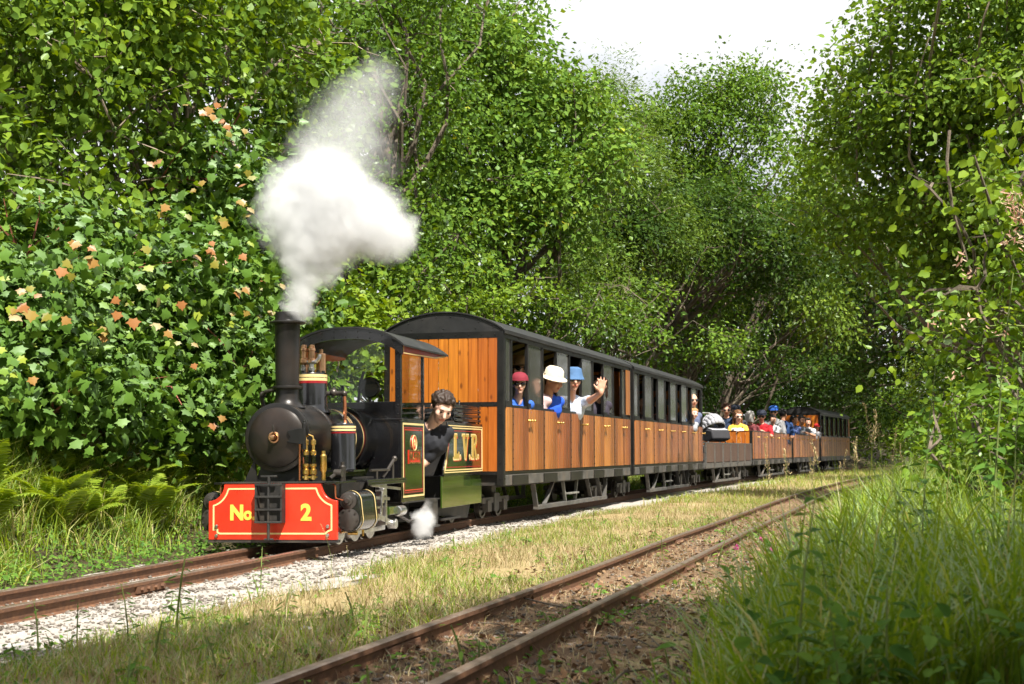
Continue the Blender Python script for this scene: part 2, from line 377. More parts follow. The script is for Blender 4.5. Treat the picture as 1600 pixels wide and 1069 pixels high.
# ------------------------------------------------------------------ the line of the tracks
RAIL = 0.10; SRAIL = 0.15; HG = 0.19
_TH = [(-9, 12.5), (1.8, 12.8), (4, 16.2), (8, 17.0), (12, 16.3), (18, 18.0), (26, 19.5), (38, 22), (70, 27), (110, 30)]
_S = np.arange(-9, 110, .02); _T = np.radians(np.interp(_S, [a for a, b in _TH], [b for a, b in _TH]))
_i0 = int(round(9 / .02))
_cx = np.cumsum(np.sin(_T)) * .02; _cy = np.cumsum(np.cos(_T)) * .02
_CX = _cx - _cx[_i0] - 1.47; _CY = _cy - _cy[_i0] + 8.5
def cl(s): return np.interp(s, _S, _CX), np.interp(s, _S, _CY)
def cl_th(s): return np.interp(s, _S, _T)
def main_x(y): return np.where(y < _CY[0], _CX[0] + (y - _CY[0]) * math.tan(_T[0]), np.interp(y, _CY, _CX))
def main_th(y): return np.interp(y, _CY, _T)
def d_main(x, y): return (x - main_x(y)) * np.cos(main_th(y))
_sd = R(16.3)
def sid_x(y): y = np.asarray(y, float); return (-1.316 + y * math.sin(_sd)) / math.cos(_sd) + .0024 * np.clip(y - 14, 0, None) ** 2
def d_sid(x, y): return (x - sid_x(y)) * math.cos(_sd)
def smooth01(t): t = np.clip(t, 0, 1); return t * t * (3 - 2 * t)
def vnoise(x, y, seed=0, sc=1.0):
    """cheap smooth value noise, vectorised"""
    x = np.asarray(x, float) * sc; y = np.asarray(y, float) * sc; xi = np.floor(x); yi = np.floor(y); fx = smooth01(x - xi); fy = smooth01(y - yi)
    def h(a, b): q = np.sin(a * 127.1 + b * 311.7 + seed * 74.7) * 43758.5453; return q - np.floor(q)
    return (h(xi, yi) * (1 - fx) + h(xi + 1, yi) * fx) * (1 - fy) + (h(xi, yi + 1) * (1 - fx) + h(xi + 1, yi + 1) * fx) * fy
def gz(x, y):
    """height of the ground"""
    dm = d_main(x, y); ds = d_sid(x, y)
    z = 0.035 + 0.062 * smooth01((dm - .6) / .8)
    z = z - .015 * smooth01(1 - np.abs(ds) / .3)
    z = z + 0.50 * smooth01((-dm - .55) / 1.15) + .10 * np.clip(-dm - 1.6, 0, 12)
    z = z + np.where(ds > 0, 0.10 * smooth01((ds - .45) / .8) + .07 * np.clip(ds - .9, 0, 9), 0)
    rough = np.where(np.abs(dm) < .35, .008, .03)
    return z + rough * (vnoise(x, y, 3, 2.3) - .5) + rough * .5 * (vnoise(x, y, 9, 7) - .5)

def axis(fine0, fine1, step, lo, hi, grow=1.18):
    a = list(np.arange(fine0, fine1, step)); s = step; v = fine0; L = []
    while v > lo: s *= grow; v -= s; L.append(v)
    s = step; v = a[-1]; H = []
    while v < hi: s *= grow; v += s; H.append(v)
    return np.array(L[::-1] + a + H)
gx = axis(-4.2, 6.0, .09, -140, 160); gy = axis(2.0, 17.0, .09, -60, 260, 1.10)
GX, GY = np.meshgrid(gx, gy); GZ = gz(GX, GY); nx, ny = len(gx), len(gy)
idx = np.arange(nx * ny).reshape(ny, nx)
gf = np.stack([idx[:-1, :-1], idx[:-1, 1:], idx[1:, 1:], idx[1:, :-1]], -1).reshape(-1, 4)
gme = mesh_np('ground', np.stack([GX, GY, GZ], -1).reshape(-1, 3), gf, smooth=True)
dm = d_main(GX, GY); dsd = d_sid(GX, GY); wob = (vnoise(GX, GY, 5, 1.6) - .5) * .45 + (vnoise(GX, GY, 6, 5) - .5) * .2
w_path = smooth01((dm + .62 + wob * .3) / .12) * smooth01((1.02 + wob + .02 * np.clip(GY - 9, 0, 20) - dm) / .3) * smooth01((34 - GY) / 8)
w_dry = smooth01((dm - .8 - wob) / .3) * smooth01((-.16 - dsd + wob * .4) / .3) + .55 * smooth01((dsd - .25) / .3) * smooth01((.9 - dsd + wob) / .4)
w_soil = smooth01((dsd + .45 - wob * .4) / .25) * smooth01((.95 - dsd + wob) / .35)
zone = np.stack([w_path, np.clip(w_dry, 0, 1), w_soil, np.ones_like(w_path)], -1).reshape(-1, 4)
za = gme.attributes.new('zone', 'FLOAT_COLOR', 'POINT'); za.data.foreach_set('color', zone.astype(np.float32).ravel())
t = NT('ground_mix'); v = t.coord('Object')
zc = t.new('SeparateColor', {0: t.new('Attribute', attribute_name='zone').outputs['Color']}).outputs
n1 = t.noise(v, 6, 8, .65); n2 = t.noise(v, 55, 6, .7); n3 = t.noise(v, 1.3, 5)
earth = t.ramp(n1, [(.3, (.035, .03, .015)), (.7, (.075, .062, .03))])
gravel = t.ramp(t.mix(.5, n2, n1), [(.30, (.20, .175, .15)), (.5, (.36, .33, .295)), (.7, (.50, .47, .43))])
dryc = t.ramp(t.mix(.55, n1, n2), [(.30, (.12, .105, .045)), (.48, (.27, .205, .10)), (.7, (.42, .33, .18))])
soil = t.ramp(t.mix(.5, n1, n2), [(.30, (.075, .045, .026)), (.5, (.155, .098, .058)), (.72, (.27, .19, .12))])
c = earth
for ch, colr in ((2, soil), (1, dryc), (0, gravel)):
    f = t.math('ADD', zc[ch], t.math('MULTIPLY', t.math('SUBTRACT', n1, .5), .9)); f = t.ramp(f, [(.38, (0, 0, 0)), (.62, (1, 1, 1))])
    f = t.math('MULTIPLY', f, t.math('MULTIPLY', zc[ch], 3.0, clamp=True), clamp=True)
    c = t.mix(f, c, colr)
t.done(t.new('BsdfPrincipled', {'Base Color': c, 'Roughness': .95, 'Specular IOR Level': .15, 'Normal': t.bump(n2, .8, .012)}).outputs[0])
gme.materials.append(M['ground_mix'])
ground_o = tag(mobj('ground', gme), 'uneven earth, gravel and dry grass ground between the railway tracks', kind='structure')

# rails and sleepers
PROF = [(-.032, -.078), (.032, -.078), (.032, -.068), (.006, -.060), (.006, -.024), (.017, -.018), (.017, -.004), (.012, 0), (-.012, 0), (-.017, -.004), (-.017, -.018), (-.006, -.024), (-.006, -.060), (-.032, -.068)]
def make_rail(xs, ys, ths, zs, parent):
    n = len(PROF); vs = []; fs = []; mi = []
    for x, y, th, z in zip(xs, ys, ths, zs):
        for u, w in PROF: vs.append((x + u * math.cos(th), y - u * math.sin(th), z + w))
    for i in range(len(xs) - 1):
        for j in range(n):
            fs.append((i * n + j, i * n + (j + 1) % n, (i + 1) * n + (j + 1) % n, (i + 1) * n + j)); mi.append(1 if j in (6, 7, 8) else 0)
    mb = MB(); mb.add(vs, fs); mb.m = mi
    return mb.build('rail', ['rail_rust', 'rail_head'], parent)
def make_track(name, label, xf, thf, y0, y1, ztop, jitter):
    root = bpy.data.objects.new(name, None); link(root); tag(root, label, kind='structure')
    ys = np.arange(y0, y1, .35); xs = xf(ys); th = np.array([thf(q) for q in ys])
    wv = np.array([jitter * (vnoise(q, 0, 21, .45) - .5) for q in ys])
    for sgn in (-1, 1):
        make_rail(xs + sgn * HG * np.cos(th), ys - sgn * HG * np.sin(th), th, ztop + wv + .003 * sgn * (vnoise(ys, 2, 5, .5) - .5), root)
    smb = MB(); smb.box(-.36, .36, -.075, .075, -.10, 0); sme = smb.mesh('sleeper', 'sleeper_wood')
    for k, yy in enumerate(np.arange(y0 + .3, min(y1, 26), .62)):
        o = mobj('sleeper', sme, root); o.location = (float(xf(yy)), yy, ztop - .0745 - random.uniform(0, .012)); o.rotation_euler = (0, 0, -float(thf(yy)) + random.uniform(-.03, .03))
    return root
main_track = make_track('railway_track', 'rusty narrow gauge track in pale ballast carrying the train', main_x, main_th, 1.2, 58, RAIL, .006)
siding = make_track('railway_track', 'rusty empty siding track running through brown soil', sid_x, lambda y: _sd + math.atan(.0048 * max(0, y - 14)), 0.4, 46, SRAIL, .012)
fmb = MB(); fmb.box(-.006, .006, -.14, .14, -.05, -.018)
for q in (-.1, -.035, .035, .1): fmb.cyl((.004, q, -.035), (.02, q, -.035), .012, n=6)
fme = fmb.mesh('fishplate', 'rail_rust')
for root, xf, th, z, yy, sg in ((main_track, main_x, .222, RAIL, 5.35, -1), (main_track, main_x, .222, RAIL, 6.6, 1), (siding, sid_x, _sd, SRAIL, 4.15, -1), (siding, sid_x, _sd, SRAIL, 7.1, 1), (siding, sid_x, _sd, SRAIL, 9.0, -1)):
    o = mobj('fishplate', fme, root); q = sg * HG + .012
    o.location = (float(xf(yy)) + q * math.cos(th), yy - q * math.sin(th), z - .002); o.rotation_euler = (0, 0, -th)

# ================================================================== the locomotive
def vehicle(name, label, cat, s0, s1, group=None):
    a = cl(s0); b = cl(s1); ang = math.atan2(b[0] - a[0], b[1] - a[1])
    return thing(name, label, cat, (float(a[0]), float(a[1]), RAIL), -ang, group)
loco = thing('steam_locomotive', 'small black steam locomotive with red numbered buffer beam heading the train', 'locomotive', (-1.47, 8.5, RAIL), -R(12.8))
loco.rotation_euler = (0, -R(0.7), -R(12.8))

def arc2(c, r, a0, a1, n=8): return [(c[0] + r * math.cos(R(a0 + (a1 - a0) * i / n)), c[1] + r * math.sin(R(a0 + (a1 - a0) * i / n))) for i in range(n + 1)]
# --- buffer beam
out = [(-.42, .06), (.42, .06), (.42, .297)] + arc2((.42, .40), .103, 270, 180) + [(.316, .405), (-.316, .405)] + arc2((-.42, .40), .103, 0, -90) + [(-.42, .297)]
ded = [];  [ded.append(p) for p in out if not ded or math.dist(p, ded[-1]) > 1e-4]
beam = MB().prism(ded, XZ, 0, .028).build('buffer_beam', 'red_paint', loco, bevel=.003)
MB().box(-.425, .425, .004, .05, .043, .0595).box(-.33, .33, -.004, .06, .4055, .414).build('edge_strip', 'frame_black', beam)
ins = [(-.36, .122), (-.36, .105), (-.345, .098), (.345, .098), (.362, .112), (.386, .122), (.386, .268)] + arc2((.42, .40), .135, 255, 195, 8) + [(.285, .372), (-.285, .372)] + arc2((-.42, .40), .135, -15, -75, 8) + [(-.386, .268), (-.386, .122)]
MB().ribbon(ins, .010, XZ, .002, -.0022).build('lining', 'cream_line', beam, smooth=0)
lb = text_mb('N', .125, XZ, .001, -.003, bold=.006, sx=.95)
for q in lb.v[:]: pass
lb.v = [(x - .232, y, z + .222) for x, y, z in lb.v]
l2 = text_mb('o.', .105, XZ, .001, -.003, bold=.005, sx=.95); l2.v = [(x - .148, y, z + .217) for x, y, z in l2.v]
l3 = text_mb('2', .135, XZ, .001, -.003, bold=.006, sx=1.0); l3.v = [(x + .222, y, z + .222) for x, y, z in l3.v]
for n_, l_ in (('letter', lb), ('letter', l2), ('number', l3)): l_.build(n_, 'gold_letter', beam, smooth=0)
bolt = MB().lathe([(.0, -.012), (.010, -.011), (.0125, -.004), (.0125, 0)], (0, 0, 0), 'y', 10, cap=False)
bme = bolt.mesh('bolt', 'steel')
for x, z in ((-.366, .142), (-.366, .085), (.362, .142), (.362, .088)):
    o = mobj('bolt', bme, beam); o.location = (x, 0, z)
# --- lamp iron / coupling rack
rk = MB()
for x in (-.083, .0, .083): rk.box(x - .006, x + .006, -.062, -.050, .165, .402)
rk.box(-.089, -.077, -.05, 0, .165, .402); rk.box(.077, .089, -.05, 0, .165, .402)
for z in (.170, .246, .324, .398): rk.box(-.089, .089, -.066, -.046, z - .006, z + .006)
rk.box(-.08, .08, -.05, 0, .166, .172); rk.box(-.08, .08, -.006, -.0005, .17, .40)
rk.cyl((0, -.05, .40), (0, -.05, .445), .011, n=10).box(-.052, .052, -.058, -.042, .443, .454)
rk.cyl((0, -.056, .06), (0, -.056, .17), .009, n=10).cyl((-.03, -.05, .066), (.03, -.05, .066), .006, n=8)
rk.build('coupling_rack', 'frame_black', loco, bevel=.0015)
# --- smokebox, door
SB = (0, 0, .687)
smk = MB().lathe([(.205, .075), (.2155, .08), (.2155, .10), (.211, .104), (.211, .50), (.2155, .505), (.2155, .53), (.205, .535)], SB, 'y', 56).build('smokebox', 'smokebox_black', loco)
MB().lathe([(.0, .028), (.06, .031), (.12, .040), (.168, .056), (.184, .066), (.187, .078)], SB, 'y', 56, cap=False).build('smokebox_door', 'smokebox_black', smk)
MB().torus((0, .024, .687), .030, .007, 'y').lathe([(.0, -.012), (.014, -.010), (.018, .004), (.018, .03)], SB, 'y', 16).build('door_wheel', 'bronze', smk)
MB().tube([(.005, .012, .72), (.006, -.004, .745), (.006, -.004, .765)], .006, 8).build('door_handle', 'frame_black', smk)
hg = MB().prism([(.085, .725), (.175, .742), (.205, .742), (.205, .642), (.175, .642), (.085, .655), (.11, .688)], XZ, .018, .045).cyl((.197, .03, .61), (.197, .03, .775), .013, n=12).cyl((.197, .03, .775), (.197, .03, .79), .008, n=10)
hg.build('door_hinge', 'satin_black', smk, bevel=.003)
rv = MB()
for k in range(64):
    a = 2 * math.pi * k / 64
    for yy in (.114, .488): rv.ell((.211 * math.cos(a), yy, .687 + .211 * math.sin(a)), (.0045, .0045, .0045), 6, 4)
tag(rv.build('rivets', 'satin_black', smk), kind='stuff')
# saddle
sdl = MB().prism([(-.17, .40), (.17, .40), (.12, .52), (.17, .60), (-.17, .60), (-.12, .52)], XZ, .12, .50)
sdl.prism([(.14, .40), (.235, .40), (.16, .56)], XZ, .10, .118).prism([(-.14, .40), (-.235, .40), (-.16, .56)], XZ, .10, .118)
sdl.box(-.18, .18, .1, .45, .395, .41)
sdl.build('saddle', 'satin_black', loco, bevel=.003)
# --- chimney
ch = MB().lathe([(.115, .875), (.085, .905), (.076, .93), (.073, .985), (.0735, .992), (.098, .996), (.100, 1.004), (.098, 1.012), (.0745, 1.016), (.079, 1.25), (.080, 1.395), (.083, 1.405), (.112, 1.41), (.116, 1.418), (.110, 1.425), (.082, 1.432), (.079, 1.445), (.076, 1.482), (.070, 1.486), (.062, 1.486), (.06, 1.30)], (0, .245, 0), 'z', 40, cap=False)
ch.build('chimney', 'smokebox_black', loco)
pp = MB().tube([(-.19, .35, .80), (-.20, .33, .90), (-.20, .30, .955), (-.16, .28, .985), (-.09, .26, .99)], .013, 10).ell((-.195, .31, .965), (.022, .022, .022), 10, 6)
pp.build('exhaust_pipe', 'oily_steel', loco)
# --- boiler with lining bands, dome
MB().lathe([(.198, .53), (.198, 1.38)], SB, 'y', 48).build('boiler', 'gloss_black', loco)
for yy, w, rr in ((.548, .010, .203), (.965, .03, .2015), (1.16, .03, .2015)):
    bd = MB().lathe([(.198, yy - w), (rr, yy - w + .002), (rr, yy + w - .002), (.198, yy + w)], SB, 'y', 48, cap=False).build('boiler_band', 'gloss_black' if w > .02 else 'copper', loco)
    if w > .02:
        for q, mt in ((-.020, 'cream_line'), (.020, 'cream_line'), (0, 'dark_red')):
            MB().lathe([(rr + .0012, yy + q - .005), (rr + .0012, yy + q + .005)], SB, 'y', 48, cap=False).build('lining', mt, bd)
MB().lathe([(.225, 1.17), (.228, 1.19), (.228, 1.37)], SB, 'y', 48).build('firebox_casing', 'gloss_black', loco)
dome = MB().lathe([(.135, .855), (.112, .885), (.106, .91), (.106, 1.105), (.100, 1.118), (.0, 1.12)], (0, .66, 0), 'z', 40, cap=False).build('dome', 'gloss_black', loco)
for z, w, mt in ((1.097, .010, 'cream_line'), (1.075, .010, 'cream_line'), (1.086, .0028, 'gloss_black'), (1.056, .008, 'dark_red')):
    MB().lathe([(.1072, z - w / 1.0), (.1072, z + w)], (0, .66, 0), 'z', 40, cap=False).build('lining', mt, dome)
sv = MB()
for x, y, s_ in ((-.035, .60, 1.0), (.025, .60, 1.0)):
    sv.lathe([(.022, 1.12), (.022, 1.15), (.017, 1.155), (.017, 1.175)], (x, y, 0), 'z', 12)
sb = MB()
for x, y in ((-.03, .60), (.02, .615)):
    sb.lathe([(.018, 1.17), (.032, 1.185), (.032, 1.205), (.022, 1.215), (.022, 1.26), (.027, 1.265), (.026, 1.28), (.012, 1.29), (.010, 1.305), (.0, 1.306)], (x, y, 0), 'z', 16)
    sb.tube([(x - .02, y, 1.262), (x - .012, y, 1.298), (x + .014, y, 1.30), (x + .024, y, 1.262)], .006, 8)
sb.lathe([(.033, 1.12), (.033, 1.245), (.028, 1.25), (.014, 1.252), (.014, 1.278), (.0, 1.279)], (.055, .70, 0), 'z', 16)
sb.lathe([(.033, 1.12), (.033, 1.20), (.03, 1.205), (.0, 1.206)], (-.06, .69, 0), 'z', 16)
sb.build('safety_valve', 'bronze', dome)
sv.tube([(-.03, .60, 1.20), (.02, .60, 1.185), (.06, .60, 1.192), (.078, .605, 1.215), (.078, .61, 1.235)], .015, 10).build('valve_pipe', 'steel', dome)
fl = MB()
for k in range(10):
    a = 2 * math.pi * k / 10; fl.cyl((.086 * math.cos(a), .66 + .086 * math.sin(a), 1.118), (.086 * math.cos(a), .66 + .086 * math.sin(a), 1.132), .011, n=6)
tag(fl.build('flange_bolts', 'satin_black', dome), kind='stuff')
# steam valve and copper feed pipe
MB().tube([(.07, .75, .985), (.2, .75, .985)], .016, 10).ell((.125, .75, .99), (.028, .028, .028), 10, 6).cyl((.125, .75, .99), (.125, .75, 1.025), .014, n=8).ell((.2, .75, .982), (.022, .022, .022), 10, 6).build('steam_valve', 'oily_steel', loco)
MB().tube([(.2, .75, .98), (.204, .75, .93), (.206, .748, .80), (.25, .68, .70), (.28, .62, .55)], .012, 10).build('feed_pipe', 'copper', loco)
# sand tank on the running board
sand = MB().lathe([(.078, .478), (.082, .482), (.079, .49), (.079, .765), (.074, .775), (.0, .777)], (.312, .42, 0), 'z', 36, cap=False).box(.20, .42, .31, .53, .468, .479).build('air_tank', 'gloss_black', loco)
for z, w, mt in ((.752, .006, 'cream_line'), (.733, .006, 'cream_line'), (.716, .005, 'dark_red')):
    MB().lathe([(.0802, z - w), (.0802, z + w)], (.312, .42, 0), 'z', 36, cap=False).build('lining', mt, sand)
# lubricators
lu = MB(); gl = MB(); cp = MB()
for x in (.205, .252):
    lu.lathe([(.0, .425), (.016, .425), (.012, .45), (.022, .46), (.022, .485), (.014, .49), (.014, .50), (.020, .505), (.020, .52), (.009, .525)], (x, .045, 0), 'z', 14)
    gl.lathe([(.0135, .525), (.0135, .575)], (x, .045, 0), 'z', 14)
    lu.lathe([(.018, .575), (.018, .60), (.010, .605), (.010, .635), (.016, .64), (.016, .665), (.008, .672)], (x, .045, 0), 'z', 14)
    lu.tube([(x, .045, .665), (x - .004, .045, .69), (x - .03, .045, .70), (x - .045, .05, .69)], .006, 8)
cp.tube([(.163, .05, .69), (.160, .05, .60), (.160, .05, .42)], .006, 8).tube([(.17, .07, .68), (.17, .09, .50), (.2, .1, .42)], .005, 8)
lu.box(.185, .275, .035, .06, .434, .446); lu.lathe([(.013, .42), (.013, .47), (.02, .48), (.02, .57), (.012, .58), (.012, .60)], (.312, .06, 0), 'z', 14)
lub = lu.build('lubricator', 'brass', loco); gl.build('sight_glass', 'sight_glass', lub); cp.build('oil_pipe', 'copper', lub)
# --- running board, frames
rb = MB()
for sg in (-1, 1):
    a, b = sorted((sg * .20, sg * .44)); rb.box(a, b, .52, 1.37, .398, .412); a, b = sorted((sg * .20, sg * .40)); rb.box(a, b, .03, .52, .398, .412)
    a, b = sorted((sg * .434, sg * .444)); rb.box(a, b, .52, 1.37, .375, .398)
rb.build('running_board', 'gloss_black', loco, bevel=.002)
MB().box(-.155, -.135, .03, 2.35, .06, .395).box(.135, .155, .03, 2.35, .06, .395).box(-.135, .135, .04, .06, .06, .39).box(-.2, .2, 1.2, 1.36, .12, .42).build('main_frame', 'frame_black', loco)
rl = MB().tube([(.40, .70, .47), (.415, 1.05, .47)], .009, 8).tube([(.41, .80, .412), (.41, .80, .47)], .007, 6).tube([(.40, .95, .415), (.42, 1.12, .53), (.425, 1.14, .545)], .011, 8).tube([(.42, 1.12, .53), (.42, 1.12, .41)], .008, 8).ell((.425, 1.14, .545), (.02, .02, .02), 8, 6)
rl.build('reversing_lever', 'oily_steel', loco)
rl = MB().tube([(.33, .12, .43), (.36, .2, .47), (.36, .34, .47)], .012, 8).cyl((.34, .18, .46), (.39, .18, .46), .026, n=12).lathe([(.02, .41), (.02, .5), (.012, .51), (.012, .53)], (.36, .27, 0), 'z', 12)
rl.build('pressure_valve', 'oily_steel', loco)
# --- cylinders (both sides)
def pill(cx, z1, r1, z2, r2, n=14):
    return [(cx + r1 * math.cos(R(a)), z1 + r1 * math.sin(R(a))) for a in np.linspace(0, 180, n)] + [(cx + r2 * math.cos(R(a)), z2 + r2 * math.sin(R(a))) for a in np.linspace(180, 360, n)]
for sg in (1, -1):
    cx = sg * .452
    cy_ = MB().prism(pill(cx, .285, .066, .178, .078), XZ, .12, .47).build('cylinder', 'gloss_black', loco, bevel=.004)
    for yy, mt in ((.165, 'cream_line'), (.425, 'cream_line')):
        MB().ribbon(pill(cx, .285, .0675, .178, .0795), .003, XZ, yy - .007, yy + .007).build('lining', mt, cy_)
    cov = MB().lathe([(.0, .088), (.014, .088), (.018, .095), (.030, .098), (.034, .108), (.054, .112), (.054, .124)], (cx, 0, .293), 'y', 24)
    cov.lathe([(.0, .104), (.045, .106), (.055, .110), (.070, .112), (.070, .124)], (cx, 0, .178), 'y', 28)
    for k in range(9):
        a = 2 * math.pi * k / 9; cov.cyl((cx + .060 * math.cos(a), .102, .178 + .060 * math.sin(a)), (cx + .060 * math.cos(a), .113, .178 + .060 * math.sin(a)), .0065, n=6)
    cov.build('cylinder_cover', 'oily_steel', cy_)
    MB().tube([(cx - sg * .10, .10, .40), (cx - sg * .075, .09, .385), (cx - sg * .072, .09, .31), (cx - sg * .02, .085, .295)], .006, 8).build('drain_pipe', 'copper', cy_)
    MB().cyl((cx - .03, .2, .09), (cx + .03, .2, .09), .012, n=8).cyl((cx - sg * .05, .115, .10), (cx - sg * .05, .4, .10), .009, n=8).cyl((cx, .39, .105), (cx, .39, .06), .008, n=8).build('drain_cock', 'brass', cy_)
    # motion: slide bars, crosshead, rods
    xr = sg * .40
    MB().box(xr - .016, xr + .016, .47, .95, .215, .232).box(xr - .016, xr + .016, .47, .95, .135, .150).box(xr - .03, xr + .03, .93, .96, .10, .30).build('slide_bar', 'steel', loco, bevel=.002)
    MB().box(xr - .024, xr + .028, .64, .75, .145, .222).cyl((xr - .03, .70, .183), (xr + .045, .70, .183), .02, n=12).build('crosshead', 'steel', loco, bevel=.004)
    MB().bar((xr + sg * .02, .70, .183), (xr + sg * .012, 1.13, .10), .018, .036).cyl((xr - sg * .02, 1.13, .10), (xr + sg * .04, 1.13, .10), .034, n=16).build('connecting_rod', 'steel', loco, bevel=.002)
    MB().box(xr - sg * .06 - .009, xr - sg * .06 + .009, .53, 1.16, .058, .092).build('coupling_rod', 'steel', loco, bevel=.002)
    MB().bar((xr + sg * .03, .52, .30), (xr + sg * .03, 1.0, .275), .012, .02).bar((xr + sg * .045, .78, .17), (xr + sg * .045, .80, .34), .012, .018).bar((xr + sg * .03, .62, .375), (xr + sg * .03, 1.25, .335), .012, .018).cyl((xr, .80, .34), (xr + sg * .06, .80, .34), .014, n=10).build('valve_gear', 'steel', loco, bevel=.002)
    MB().box(xr - .02, xr + .03, .86, .90, .25, .385).box(xr + sg * .03 - .004, xr + sg * .03 + .004, .82, .94, .30, .375).build('motion_bracket', 'aluminium', loco, bevel=.003)
    MB().cyl((xr + sg * .035, 1.16, .185), (xr + sg * .035, 1.28, .185), .036, n=18).lathe([(.036, 1.16), (.030, 1.15), (.0, 1.149)], (xr + sg * .035, 0, .185), 'y', 18, cap=False).build('mechanical_lubricator', 'steel', loco)
    MB().box(xr - .05, xr + .04, .98, 1.16, .165, .22).build('expansion_box', 'green_panel', loco, bevel=.004)
    MB().tube([(xr, 1.26, .16), (xr + sg * .03, 1.45, .10), (xr + sg * .04, 1.6, .12), (xr + sg * .05, 1.75, .17)], .011, 8).ell((xr + sg * .05, 1.77, .175), (.03, .045, .028), 10, 7).build('injector_pipe', 'oily_steel', loco)
for yy in (.52, .83, 1.14):
    for sg in (1, -1):
        w = MB().lathe([(.0, -.02), (.05, -.024), (.055, -.010), (.10, -.006), (.105, -.020), (.128, -.020)], (0, 0, 0), 'x', 28, cap=False).build('wheel', 'red_paint', loco)
        w.location = (sg * .225, yy, .135 - .004); w.rotation_euler = (0, 0, math.pi if sg > 0 else 0)
        MB().lathe([(.112, -.022), (.132, -.022), (.135, .02), (.148, .022), (.148, .030), (.112, .030)], (0, 0, 0), 'x', 32).build('tyre', 'steel', w)
    MB().cyl((-.21, yy, .131), (.21, yy, .131), .025, n=12).build('axle', 'frame_black', loco)
# --- cab
cabz = lambda x: 1.474 - .122 * abs(x / .42) ** 2.7
cab = MB().box(-.385, .385, 1.37, 1.386, .235, .948)
cab.box(-.40, -.385, 1.372, 1.95, .235, .828).box(.385, .40, 1.372, 1.95, .235, .828)
cab.box(-.41, .41, 1.36, 1.40, .815, .828)
cab_o = cab.build('cab', 'gloss_black', loco, bevel=.002)
MB().box(-.40, .40, 1.40, 2.36, .225, .235).build('cab_floor', 'frame_black', loco)
pst = MB()
for sg in (-1, 1):
    for y0, y1 in ((1.362, 1.40), (1.925, 1.955)):
        a, b = sorted((sg * .36 if y0 < 1.4 else sg * .382, sg * .402)); MB().box(a, b, y0, y1, .8285, cabz(.4) - .015).build('cab_post', 'gloss_black', cab_o, bevel=.002)
xs = np.linspace(-.42, .42, 25)
fas = MB().prism([(x, cabz(x) - .0005) for x in xs] + [(x, cabz(x) - .075) for x in xs[::-1]], XZ, 1.345, 1.362)
fas.build('roof_fascia', 'gloss_black', cab_o)
roof = MB().prism([(x, cabz(x) + .014) for x in np.linspace(-.44, .44, 25)] + [(x, cabz(x)) for x in np.linspace(-.44, .44, 25)[::-1]], XZ, 1.335, 2.50).build('cab_roof', 'roof_black', cab_o)
for sg in (-1, 1):
    val = [(1.365, cabz(.42) - .002), (2.49, cabz(.42) - .002), (2.49, cabz(.42) - .018), (2.2, cabz(.42) - .05), (1.365, cabz(.42) - .068)]
    MB().prism(val, YZ, sg * .412, sg * .422).build('roof_valance', 'dark_red', cab_o)
    vi = [(1.375, cabz(.42) - .008), (2.46, cabz(.42) - .008), (2.46, cabz(.42) - .015), (2.2, cabz(.42) - .044), (1.375, cabz(.42) - .060)]
    MB().ribbon(vi, .007, YZ, sg * .421, sg * .4235).build('lining', 'cream_line', cab_o, smooth=0)
    MB().box(min(sg * .388, sg * .393), max(sg * .388, sg * .393), 1.40, 1.926, .829, cabz(.4) - .03).build('side_window', 'cab_glass', cab_o)
MB().prism([(-.36, .949), (.36, .949)] + [(x, cabz(x) - .072) for x in np.linspace(.36, -.36, 15)], XZ, 1.372, 1.377).build('front_window', 'cab_glass', cab_o)
rvt = MB()
for z in np.arange(.86, 1.33, .062):
    rvt.ell((.382, 1.361, z), (.006, .004, .006), 6, 4); rvt.ell((.403, 1.382, z), (.004, .006, .006), 6, 4)
for x in np.linspace(-.36, .36, 9): rvt.ell((x, 1.344, cabz(x) - .02), (.005, .003, .005), 6, 4); rvt.ell((x, 1.344, cabz(x) - .06), (.005, .003, .005), 6, 4)
for x, z in ((.2, .79), (.36, .79), (.2, .55), (.36, .55), (.2, .3), (.36, .3)): rvt.ell((x, 1.369, z), (.006, .004, .006), 6, 4)
tag(rvt.build('rivets', 'satin_black', cab_o), kind='stuff')
sp = MB().box(.4, .403, 1.40, 1.935, .262, .803).build('side_panel', 'green_paint', cab_o)
for ins_, w, mt in ((.012, .014, 'cream_line'), (.040, .010, 'dark_red')):
    pl = [(1.40 + ins_, .262 + ins_), (1.935 - ins_, .262 + ins_), (1.935 - ins_, .803 - ins_), (1.40 + ins_, .803 - ins_)]
    MB().ribbon(pl, w, YZ, .4025, .4045).build('lining', mt, sp, smooth=0)
for z in (.262 + .055, .803 - .055): MB().box(.4025, .4045, 1.45, 1.885, z - .003, z + .003).build('lining', 'red_paint', sp)
md = MB().lathe([(.058, .4025), (.058, .409), (.05, .411), (.0, .411)], (0, 1.665, .655), 'x', 28, cap=False).build('badge', 'red_paint', sp)
mk = MB().torus((.410, 1.665, .655), .054, .004, 'x').box(.410, .413, 1.645, 1.690, .64, .652).prism([(1.64, .66), (1.665, .685), (1.69, .66)], YZ, .4105, .413).box(.4105, .413, 1.645, 1.652, .63, .66).box(.4105, .413, 1.68, 1.687, .63, .66)
mk.build('emblem', 'cream_line', md)
npl = MB().box(.4025, .410, 1.535, 1.815, .505, .605).build('name_plate', 'red_paint', sp)
MB().ribbon([(1.54, .51), (1.81, .51), (1.81, .60), (1.54, .60)], .010, YZ, .4095, .4125).build('plate_border', 'brass', npl, smooth=0)
nt = text_mb('MUFFIN', .075, lambda u, v, d: (d, 1.675 + u, .556 + v), .4095, .4125, bold=.002, sx=.98); nt.build('lettering', 'brass', npl, smooth=0)
